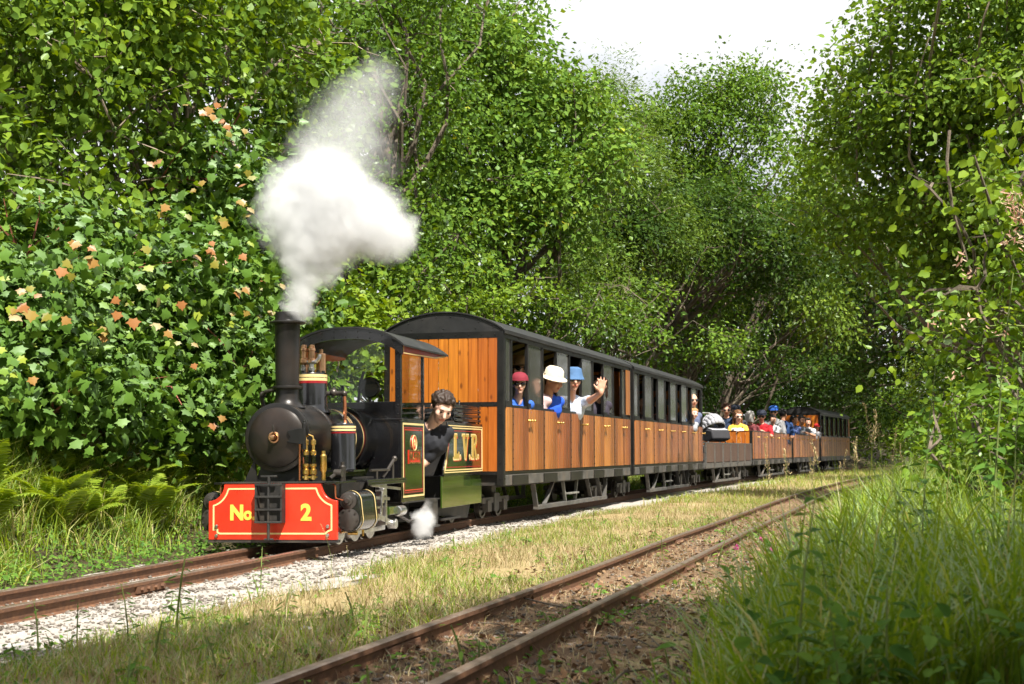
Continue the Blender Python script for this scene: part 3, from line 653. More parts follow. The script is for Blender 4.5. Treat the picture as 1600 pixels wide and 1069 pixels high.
# backhead fittings seen through the glass
MB().lathe([(.225, 1.40), (.225, 1.62), (.21, 1.64), (.0, 1.64)], SB, 'y', 32, cap=False).build('backhead', 'satin_black', loco)
gg = MB().lathe([(.07, .0), (.075, .01), (.075, .035)], (.12, 1.50, 1.06), 'y', 24).tube([(.12, 1.52, 1.0), (.12, 1.52, .85)], .012, 8)
gg.tube([(-.1, 1.55, .88), (-.1, 1.55, 1.08)], .015, 8).tube([(-.25, 1.6, .92), (.2, 1.6, .92)], .014, 8).tube([(0, 1.6, .92), (.02, 1.6, 1.10), (.04, 1.62, 1.18)], .012, 8).box(.02, .3, 1.58, 1.64, .89, .95)
gg.build('cab_fittings', 'satin_black', loco)
# cab step and rear ash pan
MB().box(.30, .40, 1.98, 2.3, .21, .225).box(.385, .395, 1.97, 2.32, .02, .22).box(.33, .42, 1.97, 2.30, .02, .035).build('cab_step', 'frame_black', loco)

# ================================================================== the tender
tender = thing('locomotive_tender', 'black and green lettered tender behind the locomotive cab', 'tender', (0, 0, 0))
tender.location = loco.matrix_basis @ Vector((0, 2.40, 0)); tender.rotation_euler = (0, -R(.3), -R(13.6))
TL = 1.19
curve = [(.13, .828), (.115, .77), (.10, .70), (.085, .63), (.06, .55), (.03, .49), (.0, .455)]
side = [(0, .412), (TL, .412), (TL, .828)] + curve
for sg in (1, -1):
    a, b = sg * .405, sg * .418
    p = MB().prism(side, YZ, a, b).build('side_plate', 'gloss_black', tender, bevel=.002)
    if sg > 0:
        def inset(k):
            zt_ = .812 - k; cz = [z for y, z in curve][::-1]; cy0 = [y for y, z in curve][::-1]
            return [(.02 + k, .418 + k), (TL - .004 - k, .418 + k), (TL - .004 - k, zt_)] + [(float(np.interp(z, cz, cy0)) + k * .9 + .010, z) for z in np.linspace(zt_, .455 + k, 9)]
        MB().prism(inset(.02), YZ, b, b + .0022).build('panel', 'green_paint', p)
        for k, w, mt in ((.012, .008, 'cream_line'), (.030, .009, 'cream_line'), (.052, .008, 'dark_red')):
            MB().ribbon(inset(k), w, YZ, b + .002, b + .0042).build('lining', mt, p, smooth=0)
    lo = [(.0, .155), (TL, .155), (TL, .402), (.0, .402)]
    MB().prism(lo, YZ, sg * .395, sg * .408).build('lower_panel', 'green_panel', tender, bevel=.002)
    MB().prism([(.03, .10), (TL - .12, .03), (TL - .02, .152), (.02, .152)], YZ, sg * .30, sg * .315).box(min(sg * .32, sg * .39), max(sg * .32, sg * .39), .1, .6, .055, .07).build('under_frame', 'frame_black', tender)
    MB().box(min(sg * .38, sg * .425), max(sg * .38, sg * .425), 0, TL, .4025, .4115).build('edge_bead', 'gloss_black', tender)
# serif letters L. V. R.
def serifL(w, h, s):   # (u, v) outlines
    return [[(0, 0), (w, 0), (w, h * .30), (w - .012, h * .30), (w - .03, s), (w * .52, s), (w * .52, h - s * .5), (w * .66, h - s * .5), (w * .66, h), (0, h), (0, h - s * .5), (w * .14, h - s * .5), (w * .14, s * .5), (0, s * .5)]]
def serifV(w, h, s):
    return [[(w * .38, 0), (w * .62, 0), (w * .90, h - s * .5), (w, h - s * .5), (w, h), (w * .62, h), (w * .62, h - s * .5), (w * .74, h - s * .5), (w * .56, h * .25), (w * .38, h - s * .5), (w * .48, h - s * .5), (w * .48, h), (0, h), (0, h - s * .5), (w * .1, h - s * .5)]]
def serifR(w, h, s):
    return [[(0, 0), (w * .5, 0), (w * .5, s * .5), (w * .4, s * .5), (w * .4, h - s * .5), (0, h - s * .5 + s * .0), (0, h - s * .5), (w * .1, h - s * .5), (w * .1, s * .5), (0, s * .5)],
            [(0, h - s * .5), (0, h), (w * .68, h), (w * .88, h * .93), (w * .95, h * .78), (w * .9, h * .62), (w * .72, h * .5), (w * .4, h * .48), (w * .4, h * .57), (w * .55, h * .59), (w * .64, h * .68), (w * .64, h * .82), (w * .56, h * .90), (w * .4, h - s * .5)],
            [(w * .46, h * .5), (w * .72, h * .5), (w * .90, s * .5), (w, s * .5), (w, 0), (w * .72, 0)]]
LH = .205; z0 = .530; bx = .4205
for fnL, y0, w in ((serifL, .27, .17), (serifV, .53, .20), (serifR, .81, .19)):
    for du, dv, dd, mt, nm, grow in ((.016, -.014, .001, 'red_paint', 'letter_shadow', 0), (0, 0, .0022, 'cream_line', 'letter', .006), (.003, 0.002, .0034, 'letter_olive', 'letter_face', -.006)):
        mb = MB()
        for poly in fnL(w + grow * 2, LH + grow * 2, .045 + grow):
            mb.prism([(y0 + du + u - grow, z0 + dv + v_ - grow) for u, v_ in poly], YZ, bx + dd - .001, bx + dd)
        mb.build(nm, mt, tender, smooth=0)
    for du, dd, mt, rr in ((.014, .001, 'red_paint', .022), (0, .0022, 'cream_line', .023), (0, .0034, 'letter_olive', .010)):
        MB().lathe([(rr, bx + dd - .001), (rr, bx + dd), (0, bx + dd)], (0, y0 + w + .036 + du, z0 + .020 - du * .7), 'x', 14, cap=False).build('full_stop', mt, tender, smooth=0)
MB().box(-.40, .40, .16, TL, .16, .40).box(-.40, .40, TL - .015, TL, .4025, .83).box(-.40, .40, .40, TL - .02, .4, .80).box(-.40, .40, .36, .38, .4, .86).build('tank', 'frame_black', tender, bevel=.003)
cr_ = MB()
for z in (.852, .890, .928, .962):
    cr_.box(.385, .405, .36, TL, z - .012, z + .012).box(-.405, -.385, .36, TL, z - .012, z + .012).box(-.385, .385, TL - .02, TL - .001, z - .012, z + .012).box(-.385, .385, .36, .38, z - .012, z + .012)
for y in (.37, TL - .014):
    for x in (.380, -.395): cr_.box(x, x + .015, y - .008, y + .012, .828, .985)
for z in (.852, .890, .928): cr_.ell((.408, .40, z), (.006, .008, .008), 8, 5).ell((.408, TL - .06, z), (.006, .008, .008), 8, 5)
cr_.tube([(.33, .75, .95), (.33, .78, 1.02)], .008, 6).tube([(.3, .42, .9), (.3, .42, 1.10)], .009, 6).box(.27, .34, .38, .46, .90, 1.0)
cr_.build('coal_rail', 'gloss_black', tender, bevel=.002)
co = MB()
for k in range(70):
    r_ = random.uniform(.03, .06); co.ell((random.uniform(-.34, .34), random.uniform(.42, 1.12), .80 + random.uniform(0, .09)), (r_, r_ * random.uniform(.7, 1.2), r_ * .8), 6, 4, rot=Matrix.Rotation(random.uniform(0, 3), 3, 'X'))
tag(co.build('coal', 'coal', tender, smooth=0), kind='stuff')
for yy in (.28, .86):
    for sg in (1, -1):
        w = MB().lathe([(.0, -.03), (.03, -.03), (.035, -.012), (.085, -.01), (.09, -.024), (.115, -.024), (.118, .01), (.13, .012), (.13, .02), (.0, .02)], (0, 0, 0), 'x', 26, cap=False).build('wheel', 'oily_steel', tender)
        w.location = (sg * .215, yy, .114); w.rotation_euler = (0, 0, math.pi if sg > 0 else 0)
        MB().box(sg * .26 - .02, sg * .26 + .02, yy - .06, yy + .06, .06, .16).build('axle_box', 'oily_steel', tender, bevel=.004)
    MB().cyl((-.2, yy, .114), (.2, yy, .114), .02, n=10).build('axle', 'frame_black', tender)
MB().box(.27, .285, -.02, 1.1, .09, .16).box(-.285, -.27, -.02, 1.1, .09, .16).box(-.05, .05, -.1, .1, .2, .24).build('tender_frame', 'frame_grey', tender)

# ================================================================== carriages
HW = .55
PLK = {}
def plank_mesh(w, h, t, mat):
    k = (round(w, 3), round(h, 3), round(t, 3), mat)
    if k not in PLK:
        c = .004
        mb = MB().prism([(-w / 2, 0), (-w / 2 + c, -t), (w / 2 - c, -t), (w / 2, 0)], lambda u, v, d: (u, v, d), 0, h)
        PLK[k] = mb.mesh('plank', mat, 0)
    return PLK[k]
def planks_x(parent, x0, x1, n, y, z0, z1, mat, face=-1, t=.012):
    """n vertical boards across a carriage end at depth y; face -1 looks towards the front"""
    w = (x1 - x0) / n
    for i in range(n):
        o = mobj('plank', plank_mesh(w - .002, z1 - z0, t, mat), parent); o.location = (x0 + w * (i + .5), y, z0)
        if face > 0: o.rotation_euler = (0, 0, math.pi)
def planks_y(parent, y0, y1, n, x, z0, z1, mat, face=1, t=.012):
    w = (y1 - y0) / n
    for i in range(n):
        o = mobj('plank', plank_mesh(w - .002, z1 - z0, t, mat), parent); o.location = (x, y0 + w * (i + .5), z0); o.rotation_euler = (0, 0, face * math.pi / 2)
def rivet_rows(mb, pts, r=.006):
    for p in pts: mb.ell(p, (r, r, r), 6, 4)
def bogie(parent, y, hi=True):
    for dy in (-.24, .24):
        for sg in (1, -1):
            w = MB().lathe([(.0, -.03), (.03, -.03), (.035, -.012), (.08, -.01), (.085, -.024), (.108, -.024), (.110, .01), (.122, .012), (.122, .02), (.0, .02)], (0, 0, 0), 'x', 24, cap=False).build('wheel', 'oily_steel', parent)
            w.location = (sg * .215, y + dy, .107); w.rotation_euler = (0, 0, math.pi if sg > 0 else 0)
        MB().cyl((-.2, y + dy, .107), (.2, y + dy, .107), .02, n=8).build('axle', 'frame_black', parent)
    f = MB()
    for sg in (1, -1):
        f.box(sg * .28 - .012, sg * .28 + .012, y - .40, y + .40, .135, .185)
        for dy in (-.24, .24): f.box(sg * .28 - .022, sg * .28 + .03, y + dy - .055, y + dy + .055, .06, .16)
        f.box(sg * .28 - .01, sg * .28 + .02, y - .07, y + .07, .06, .22)
        for k in range(3): f.cyl((sg * .28, y - .03 + .03 * k, .07), (sg * .28, y - .03 + .03 * k, .13), .014, n=8)
    f.box(-.27, .27, y - .06, y + .06, .12, .28)
    f.build('bogie_frame', 'frame_grey', parent)
def truss(parent, y0, y1, x=.49):
    for sg in (1, -1):
        q = sg * x; m = MB(); L = y1 - y0
        m.bar((q, y0, .30), (q, y0 + .12, .065), .03, .045, up=(1, 0, 0)).bar((q, y1, .30), (q, y1 - .06, .065), .03, .045, up=(1, 0, 0))
        m.box(q - .025, q + .03, y0 + .10, y1 - .04, .045, .085)
        for a, b in ((.13, .24), (.76, .70), (.92, .86)): m.bar((q, y0 + L * a, .08), (q, y0 + L * b, .30), .022, .04, up=(1, 0, 0))
        m.build('truss', 'frame_grey', parent, bevel=.003)
        yc = y0 + L * .46; st = MB()
        st.bar((q, yc - .30, .30), (q, yc - .20, .085), .03, .03, up=(1, 0, 0)).bar((q, yc + .30, .30), (q, yc + .20, .085), .03, .03, up=(1, 0, 0)).box(q - .05, q + .05, yc - .21, yc + .21, .155, .172)
        st.build('step', 'step_grey', parent, bevel=.002)
def chassis(parent, L, open_=False):
    MB().box(-HW + .015, HW - .015, .0, L, .40, .43).box(-HW + .03, HW - .03, .02, .10, .30, .399).box(-HW + .03, HW - .03, L - .10, L - .02, .30, .399).box(-.12, -.06, .1, L - .1, .25, .399).box(.06, .12, .1, L - .1, .25, .399).build('floor', 'frame_black', parent)
    for sg in (1, -1):
        a, b = sorted((sg * (HW - .06), sg * (HW + .004))); MB().box(a, b, .0, L, .300, .392).build('solebar', 'frame_grey', parent, bevel=.004)
    MB().box(-.06, .06, -.16, .0, .30, .36).box(-.03, .03, -.14, -.05, .24, .30).build('coupling', 'frame_black', parent)
    bogie(parent, .62); bogie(parent, L - .62)
    truss(parent, 1.15, L - 1.15)
HME = None
def door_handle(parent, y, z, sg):
    global HME
    if HME is None:
        mb = MB().tube([(0, -.055, .004), (.03, -.045, -.002), (.034, 0, 0), (.03, .045, -.002), (.0, .055, .004)], .0085, 8).cyl((0, 0, 0), (.036, 0, 0), .010, n=8).ell((.036, -.045, 0), (.013, .013, .013), 8, 6).ell((.036, .045, 0), (.013, .013, .013), 8, 6)
        HME = mb.mesh('handle', 'brass')
    o = mobj('handle', HME, parent); o.location = (sg * (HW + .012), y, z)
    if sg < 0: o.rotation_euler = (0, 0, math.pi)
DOOR = {}
def board_mesh(w, n, mat):
    k = (round(w, 2), n, mat)
    if k not in DOOR:
        mb = MB(); q = w / n; c = .004
        for i in range(n):
            y0 = -w / 2 + q * i; mb.prism([(y0 + .004, 0), (y0 + .007, .014), (y0 + q - .007, .014), (y0 + q - .004, 0)], lambda u, v, d: (v, u, d), 0, .555, m=(0, 1, 0, 2, 1, 0, 2)[(i * 3 + int(w * 100)) % 7])
        mb.box(-.006, .0005, -w / 2, w / 2, 0, .555, m=3)
        DOOR[k] = mb.mesh('door', [mat, 'wood_brown_pale', 'wood_brown_deep', 'satin_black'], 0)
    return DOOR[k]
def side_wall(parent, L, mods, first, mat, glass=True, end_wood=0.0):
    """mods: list of (y0, y_mid, y1): door from y0 to y_mid, fixed panel and pane from y_mid to y1"""
    zb, zt = .425, .985
    for sg in (1, -1):
        x = sg * HW
        iron = MB(); pn = []
        iron.box(min(x, x - sg * .03), max(x, x - sg * .03), 0, L, zt, zt + .022) if glass else iron.box(min(x + sg * .01, x - sg * .04), max(x + sg * .01, x - sg * .04), 0, L, zt, zt + .02)
        iron.box(min(x, x - sg * .03), max(x, x - sg * .03), 0, L, .393, zb)
        for yy in (0, L):
            a, b = (yy, yy + .05) if yy == 0 else (yy - .05, yy)
            iron.box(min(x + sg * .006, x - sg * .04), max(x + sg * .006, x - sg * .04), a, b, .30, 1.64 if glass else zt + .02)
            rivet_rows(iron, [(x + sg * .007, (a + b) / 2, z) for z in np.arange(.36, 1.62 if glass else .98, .125)])
        if glass:
            iron.box(min(x, x - sg * .03), max(x, x - sg * .03), 0, L, 1.585, 1.64)
        panels = [(.05, first, False)] + [q for (a, m_, b) in mods for q in ((a, m_, True), (m_, b, False))]
        if end_wood: panels.append((L - end_wood, L - .05, False))
        for (a, b, is_door) in panels:
            if b - a < .04: continue
            nb = max(1, int(round((b - a) / .10)))
            o = mobj('door' if is_door else 'side_panel', board_mesh(b - a - .012, nb, mat), parent); o.location = (x, (a + b) / 2, zb + .002)
            if sg < 0: o.rotation_euler = (0, 0, math.pi)
            if is_door:
                door_handle(o, 0, 0, 1)
                h = [c_ for c_ in o.children][-1]; h.location = (.016, ((b - a) / 2 + .02) * sg, .45)
                if sg < 0: h.rotation_euler = (0, 0, 0)
                iron.box(min(x + sg * .003, x + sg * .017), max(x + sg * .003, x + sg * .017), a - .014, a + .008, zb, zt)
                rivet_rows(iron, [(x + sg * .018, a - .003, z) for z in np.arange(.46, .98, .075)], .0055)
                # footboard block under the door
                iron.box(min(x, x + sg * .012), max(x, x + sg * .012), a + .01, b - .01, .303, .388)
            elif glass:
                pz0, pz1 = zt + .022, 1.586
                for q in (a, b): iron.box(min(x + sg * .004, x - sg * .025), max(x + sg * .004, x - sg * .025), q - .014, q + .014, pz0, pz1)
                iron.box(min(x + sg * .002, x + sg * .010), max(x + sg * .002, x + sg * .010), a, b, pz0 - .03, pz0 + .03)
                rivet_rows(iron, [(x + sg * .010, y_, pz0 + .015) for y_ in np.linspace(a + .04, b - .04, max(2, int((b - a) / .07)))] + [(x + sg * .006, y_, pz1 - .02) for y_ in np.linspace(a + .04, b - .04, max(2, int((b - a) / .1)))], .005)
                if end_wood and a > L - end_wood - .01:
                    planks_y(parent, a, b, 2, x - sg * .002, pz0, pz1, mat, sg)
                else:
                    g = MB().box(min(x - sg * .008, x - sg * .013), max(x - sg * .008, x - sg * .013), a, b, pz0, pz1).build('window_pane', 'plexiglass', parent)
        iron.build('side_frame', 'satin_black', parent)
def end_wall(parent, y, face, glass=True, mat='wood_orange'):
    f = MB(); t = .012 * face
    lo, hi = sorted((y + face * .001, y - face * .03))
    def bx(x0, x1, z0, z1, d=.014):
        a, b = sorted((y + face * d, y - face * .02)); f.box(x0, x1, a, b, z0, z1)
    top = 1.64 if glass else 1.0
    bx(-HW + .04, HW - .04, .393, .424); bx(-HW + .04, HW - .04, .985, 1.025) if glass else bx(-HW + .04, HW - .04, .985, 1.005)
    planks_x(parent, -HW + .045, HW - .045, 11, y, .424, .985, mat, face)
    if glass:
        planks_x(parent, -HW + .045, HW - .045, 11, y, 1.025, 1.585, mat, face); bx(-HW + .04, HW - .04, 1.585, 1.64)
        rivet_rows(f, [(x, y + face * .015, z) for x in np.linspace(-.48, .48, 9) for z in (1.005, 1.615)])
    for sg in (-1, 1):
        a, b = sorted((sg * (HW - .05), sg * (HW + .004))); bx(a, b, .30, top, .016)
        rivet_rows(f, [(sg * (HW - .02), y + face * .017, z) for z in np.arange(.36, top - .03, .14)])
    f.build('end_frame', 'satin_black', parent)
def roof_car(parent, L, h=1.64, rise=.175):
    rz = lambda x: h + rise * (1 - (x / (HW + .02)) ** 2) ** .86 if abs(x) < HW + .02 else h
    xs = [(HW + .02) * math.sin(q) for q in np.linspace(-math.pi / 2, math.pi / 2, 25)]
    outer = [(x, rz(x) + .012) for x in xs]; inner = [(x, rz(x)) for x in xs[::-1]]
    r = MB().prism(outer + inner, XZ, -.02, L + .02).build('roof', 'roof_black', parent)
    for y, d in ((0, 1), (L, -1)):
        e = MB().prism([(x * .985, rz(x) - .001) for x in xs] , XZ, y - .006, y + .006)
        rivet_rows(e, [(x, y - .007 * d, rz(x * 1.0) - .035) for x in np.linspace(-.46, .46, 8)] + [(x, y - .007 * d, 1.675) for x in (-.3, 0, .3)])
        e.build('roof_end', 'roof_black', r)
    rb_ = MB()
    for y in np.arange(.5, L, .5): rb_.prism([(x * .97, rz(x) - .004) for x in xs] + [(x * .97, rz(x) - .035) for x in xs[::-1]], XZ, y - .02, y + .02)
    rb_.build('roof_rib', 'frame_black', r)
    MB().prism([(x * .97, rz(x) - .003) for x in xs] + [(x * .97, rz(x) - .009) for x in xs[::-1]], XZ, .02, L - .02).build('ceiling', 'ceiling_cream', r)
    for sg in (1, -1):
        a, b = sorted((sg * (HW + .006), sg * (HW + .022))); MB().box(a, b, -.01, L + .01, 1.622, 1.655).build('gutter', 'roof_black', r)
def bench(parent, y, back=1):
    MB().box(-HW + .06, HW - .06, y - .17, y + .17, .58, .61).box(-HW + .06, HW - .06, y + back * .17 - .012, y + back * .17 + .012, .611, 1.02).box(-HW + .06, HW - .06, y - .02, y + .02, .43, .579).build('bench', 'seat_wood', parent, bevel=.004)
CB = [(3.70, 9.1), (9.28, 14.9), (15.1, 20.5), (20.7, 26.7), (26.9, 31.7), (31.9, 37.9)]
CL = [math.dist(cl(a), cl(b)) for a, b in CB]
car1 = vehicle('passenger_carriage', 'varnished wooden closed carriage with arched black roof right behind the tender', 'carriage', *CB[0], group='carriages of the train')
car2 = vehicle('passenger_carriage', 'second closed wooden carriage, between the leading carriage and the low truck', 'carriage', *CB[1], group='carriages of the train')
truck = vehicle('luggage_truck', 'low dark plank truck carrying a grey pushchair between the carriages', 'wagon', *CB[2])
car4 = vehicle('passenger_carriage', 'open-topped wooden carriage full of passengers directly behind the low truck', 'carriage', *CB[3], group='carriages of the train')
car5 = vehicle('passenger_carriage', 'open-topped wooden carriage in front of the last roofed carriage', 'carriage', *CB[4], group='carriages of the train')
car6 = vehicle('passenger_carriage', 'last roofed wooden carriage at the far end of the train', 'carriage', *CB[5], group='carriages of the train')
def closed(c, L, mods, first, end_wood, back=True):
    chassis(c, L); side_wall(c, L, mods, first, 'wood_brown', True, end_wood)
    end_wall(c, 0, -1); end_wall(c, L, 1) if back else None
    roof_car(c, L)
mods1 = [(.25 + 1.045 * i, .77 + 1.045 * i, 1.295 + 1.045 * i) for i in range(4)] + [(4.43, 4.90, 5.12)]
closed(car1, CL[0], mods1, .25, .28)
mods2 = [(.36 + .95 * i, .74 + .95 * i, min(1.31 + .95 * i, CL[1] - .05)) for i in range(6)]
closed(car2, CL[1], mods2, .36, 0)
p6 = (CL[5] - .16 - .28) / 6; mods6 = [(.16 + p6 * i, .16 + p6 * (i + .5), .16 + p6 * (i + 1)) for i in range(6)]
closed(car6, CL[5], mods6, .16, .28)
for c, ms in ((car1, mods1), (car2, mods2), (car6, mods6)):
    for a, m_, b in ms: bench(c, (m_ + b) / 2 + .02, 1)
for c, L, n in ((car4, CL[3], 6), (car5, CL[4], 5)):
    chassis(c, L); p_ = (L - .32) / n
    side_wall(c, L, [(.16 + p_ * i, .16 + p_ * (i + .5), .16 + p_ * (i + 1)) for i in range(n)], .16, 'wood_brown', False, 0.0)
    end_wall(c, 0, -1, False); end_wall(c, L, 1, False)
    for i in range(n): bench(c, .16 + p_ * (i + .72), 1)
# low truck
L3 = CL[2]; chassis(truck, L3)
for sg in (1, -1): planks_y(truck, .04, L3 - .04, 22, sg * (HW - .01), .40, .72, 'wood_truck', sg, .02)
for y, fc in ((.02, -1), (L3 - .02, 1)): planks_x(truck, -HW + .04, HW - .04, 8, y, .40, .72, 'wood_truck', fc, .02)
tf = MB()
for sg in (1, -1):
    x = sg * (HW + .014)
    for y in np.linspace(.06, L3 - .06, 7):
        tf.box(min(x - sg * .02, x + sg * .006), max(x - sg * .02, x + sg * .006), y - .035, y + .035, .33, .735)
        rivet_rows(tf, [(x + sg * .008, y + q, z) for q in (-.02, .02) for z in (.38, .47, .56, .65, .71)], .009)
    tf.box(min(x - sg * .05, x - sg * .002), max(x - sg * .05, x - sg * .002), 0, L3, .721, .738)
tf.build('strap', 'frame_grey', truck)

# ================================================================== vegetation
KITE = (np.array([(0, 0, 0), (.42, .30, .07), (1, 0, -.08), (.42, -.30, .07)]), [np.array([(0, 3, 2), (0, 2, 1)])])
POINTED = (np.array([(0, 0, 0), (.10, .20, .05), (.32, .30, .07), (.62, .22, .03), (1, 0, -.16), (.62, -.22, .03), (.32, -.30, .07), (.10, -.20, .05)]), [np.array([(0, 7, 6, 5), (0, 3, 2, 1)]), np.array([(0, 5, 4), (0, 4, 3)])])
NARROW = (np.array([(0, 0, 0), (.45, .13, .03), (1, 0, -.12), (.45, -.13, .03)]), [np.array([(0, 3, 2), (0, 2, 1)])])
OVAL = (np.array([(0, 0, 0), (.22, .30, .06), (.62, .34, .05), (1, 0, -.10), (.62, -.34, .05), (.22, -.30, .06)]), [np.array([(0, 5, 4, 3), (0, 3, 2, 1)])])
LANCE = (np.array([(0, 0, 0), (.30, .13, .03), (.7, .11, .0), (1, 0, -.12), (.7, -.11, .0), (.30, -.13, .03)]), [np.array([(0, 5, 4, 3), (0, 3, 2, 1)])])
_mo = [(0, 0), (-.13, .30), (.09, .34), (.24, .63), (.40, .38), (.66, .30), (.72, .15), (1.0, 0)]
_mv = [(.34, 0, .05)] + [(x, y, -.22 * abs(y) - .16 * max(0, x - .5) + .05) for x, y in _mo] + [(x, -y, -.22 * abs(y) - .16 * max(0, x - .5) + .05) for x, y in _mo[-2:0:-1]]
_k = len(_mv) - 1
MAPLE = (np.array(_mv), [np.array([(0, 1 + i, 1 + (i + 1) % _k) for i in range(_k)])])
def unit(v): return v / np.maximum(np.linalg.norm(v, axis=-1, keepdims=True), 1e-9)
def leaf_geo(pos, nrm, dirv, size, tmpl):
    """leaf template placed n times: returns V, faces"""
    T, F = tmpl; n = len(pos); nrm = unit(nrm)
    t_ = unit(dirv - (dirv * nrm).sum(-1, keepdims=True) * nrm); b = np.cross(nrm, t_)
    V = pos[:, None, :] + size[:, None, None] * (T[None, :, 0:1] * t_[:, None, :] + T[None, :, 1:2] * b[:, None, :] + T[None, :, 2:3] * nrm[:, None, :])
    k = len(T); off = (np.arange(n) * k)[:, None, None]
    return V.reshape(-1, 3), [(f[None] + off).reshape(-1, f.shape[1]) for f in F], sum(len(f) for f in F)
def rnd(n, k=3): return RNG.normal(size=(n, k))
def leaf_mesh(name, pos, nrm, dirv, size, tmpl, mat, tint):
    V, F, per = leaf_geo(pos, nrm, dirv, size, tmpl)
    # faces are grouped by template face set, so repeat the tint accordingly
    tt = np.concatenate([np.repeat(tint, len(f)) for f in tmpl[1]])
    return mesh_np(name, V, F, [M[mat]], tint=tt)
def sprays(centers, outs, lpc, spread, flat, size, up=.55, droop=.25, outw=.5):
    """leaf positions for clusters: each a flattened spray of leaves round a twig end"""
    n = len(centers); N = n * lpc
    c = np.repeat(centers, lpc, 0); o = np.repeat(outs, lpc, 0)
    sn = unit(np.repeat(unit(rnd(n) * .55 + np.array([0, 0, .9]) + outs * .35), lpc, 0))     # the spray's own plane
    u = RNG.normal(size=(N, 3)) * spread; u = u - (u * sn).sum(-1, keepdims=True) * sn * (1 - flat)
    pos = c + u - np.array([0, 0, 1.0]) * (droop * (u ** 2).sum(-1, keepdims=True) / spread)
    nrm = sn * up + o * outw + rnd(N) * .42
    dirv = unit(u) + o * .5 + rnd(N) * .3 - np.array([0, 0, .25])
    sz = size * RNG.uniform(.45, 1.3, N)
    return pos, nrm, dirv, sz
def blob_clusters(blobs, n, shell=.45):
    """points in a union of ellipsoids, thicker towards the outside; returns points and outward directions"""
    B = np.array([b[:3] for b in blobs]); Rr = np.array([b[3:6] if len(b) > 5 else (b[3],) * 3 for b in blobs])
    wgt = (Rr.prod(1)) ** (2 / 3); wgt /= wgt.sum(); pick = RNG.choice(len(B), size=n * 2, p=wgt)
    d = unit(rnd(n * 2)); r = RNG.uniform(0, 1, n * 2) ** shell
    lump = 1 + .16 * np.sin(d[:, 0] * 5 + pick * 1.7) * np.sin(d[:, 1] * 5 + pick) + .12 * np.sin(d[:, 2] * 7 + pick * 2.3)
    p = B[pick] + d * (r * lump)[:, None] * Rr[pick]
    inside = np.zeros(len(p), int)
    for b, q in zip(B, Rr): inside += ((((p - b) / (q * .75)) ** 2).sum(1) < 1)
    keep = (inside == 0) | (RNG.uniform(size=len(p)) < .5)
    p, d = p[keep][:n], (d * (1 / Rr[pick]))[keep][:n]
    return p, unit(d)
def limb(mb, p0, p1, r0, r1, bend=.12, n=6, sides=6):
    p0 = np.array(p0, float); p1 = np.array(p1, float); L = np.linalg.norm(p1 - p0); k = RNG.normal(size=3) * bend * L * .5; k2 = RNG.normal(size=3) * bend * L * .3
    pts = []
    for t_ in np.linspace(0, 1, n): pts.append(p0 + (p1 - p0) * t_ + k * math.sin(math.pi * t_) + k2 * math.sin(2 * math.pi * t_))
    mb.tube(pts, [r0 + (r1 - r0) * t_ for t_ in np.linspace(0, 1, n)], sides, cap=False); return pts
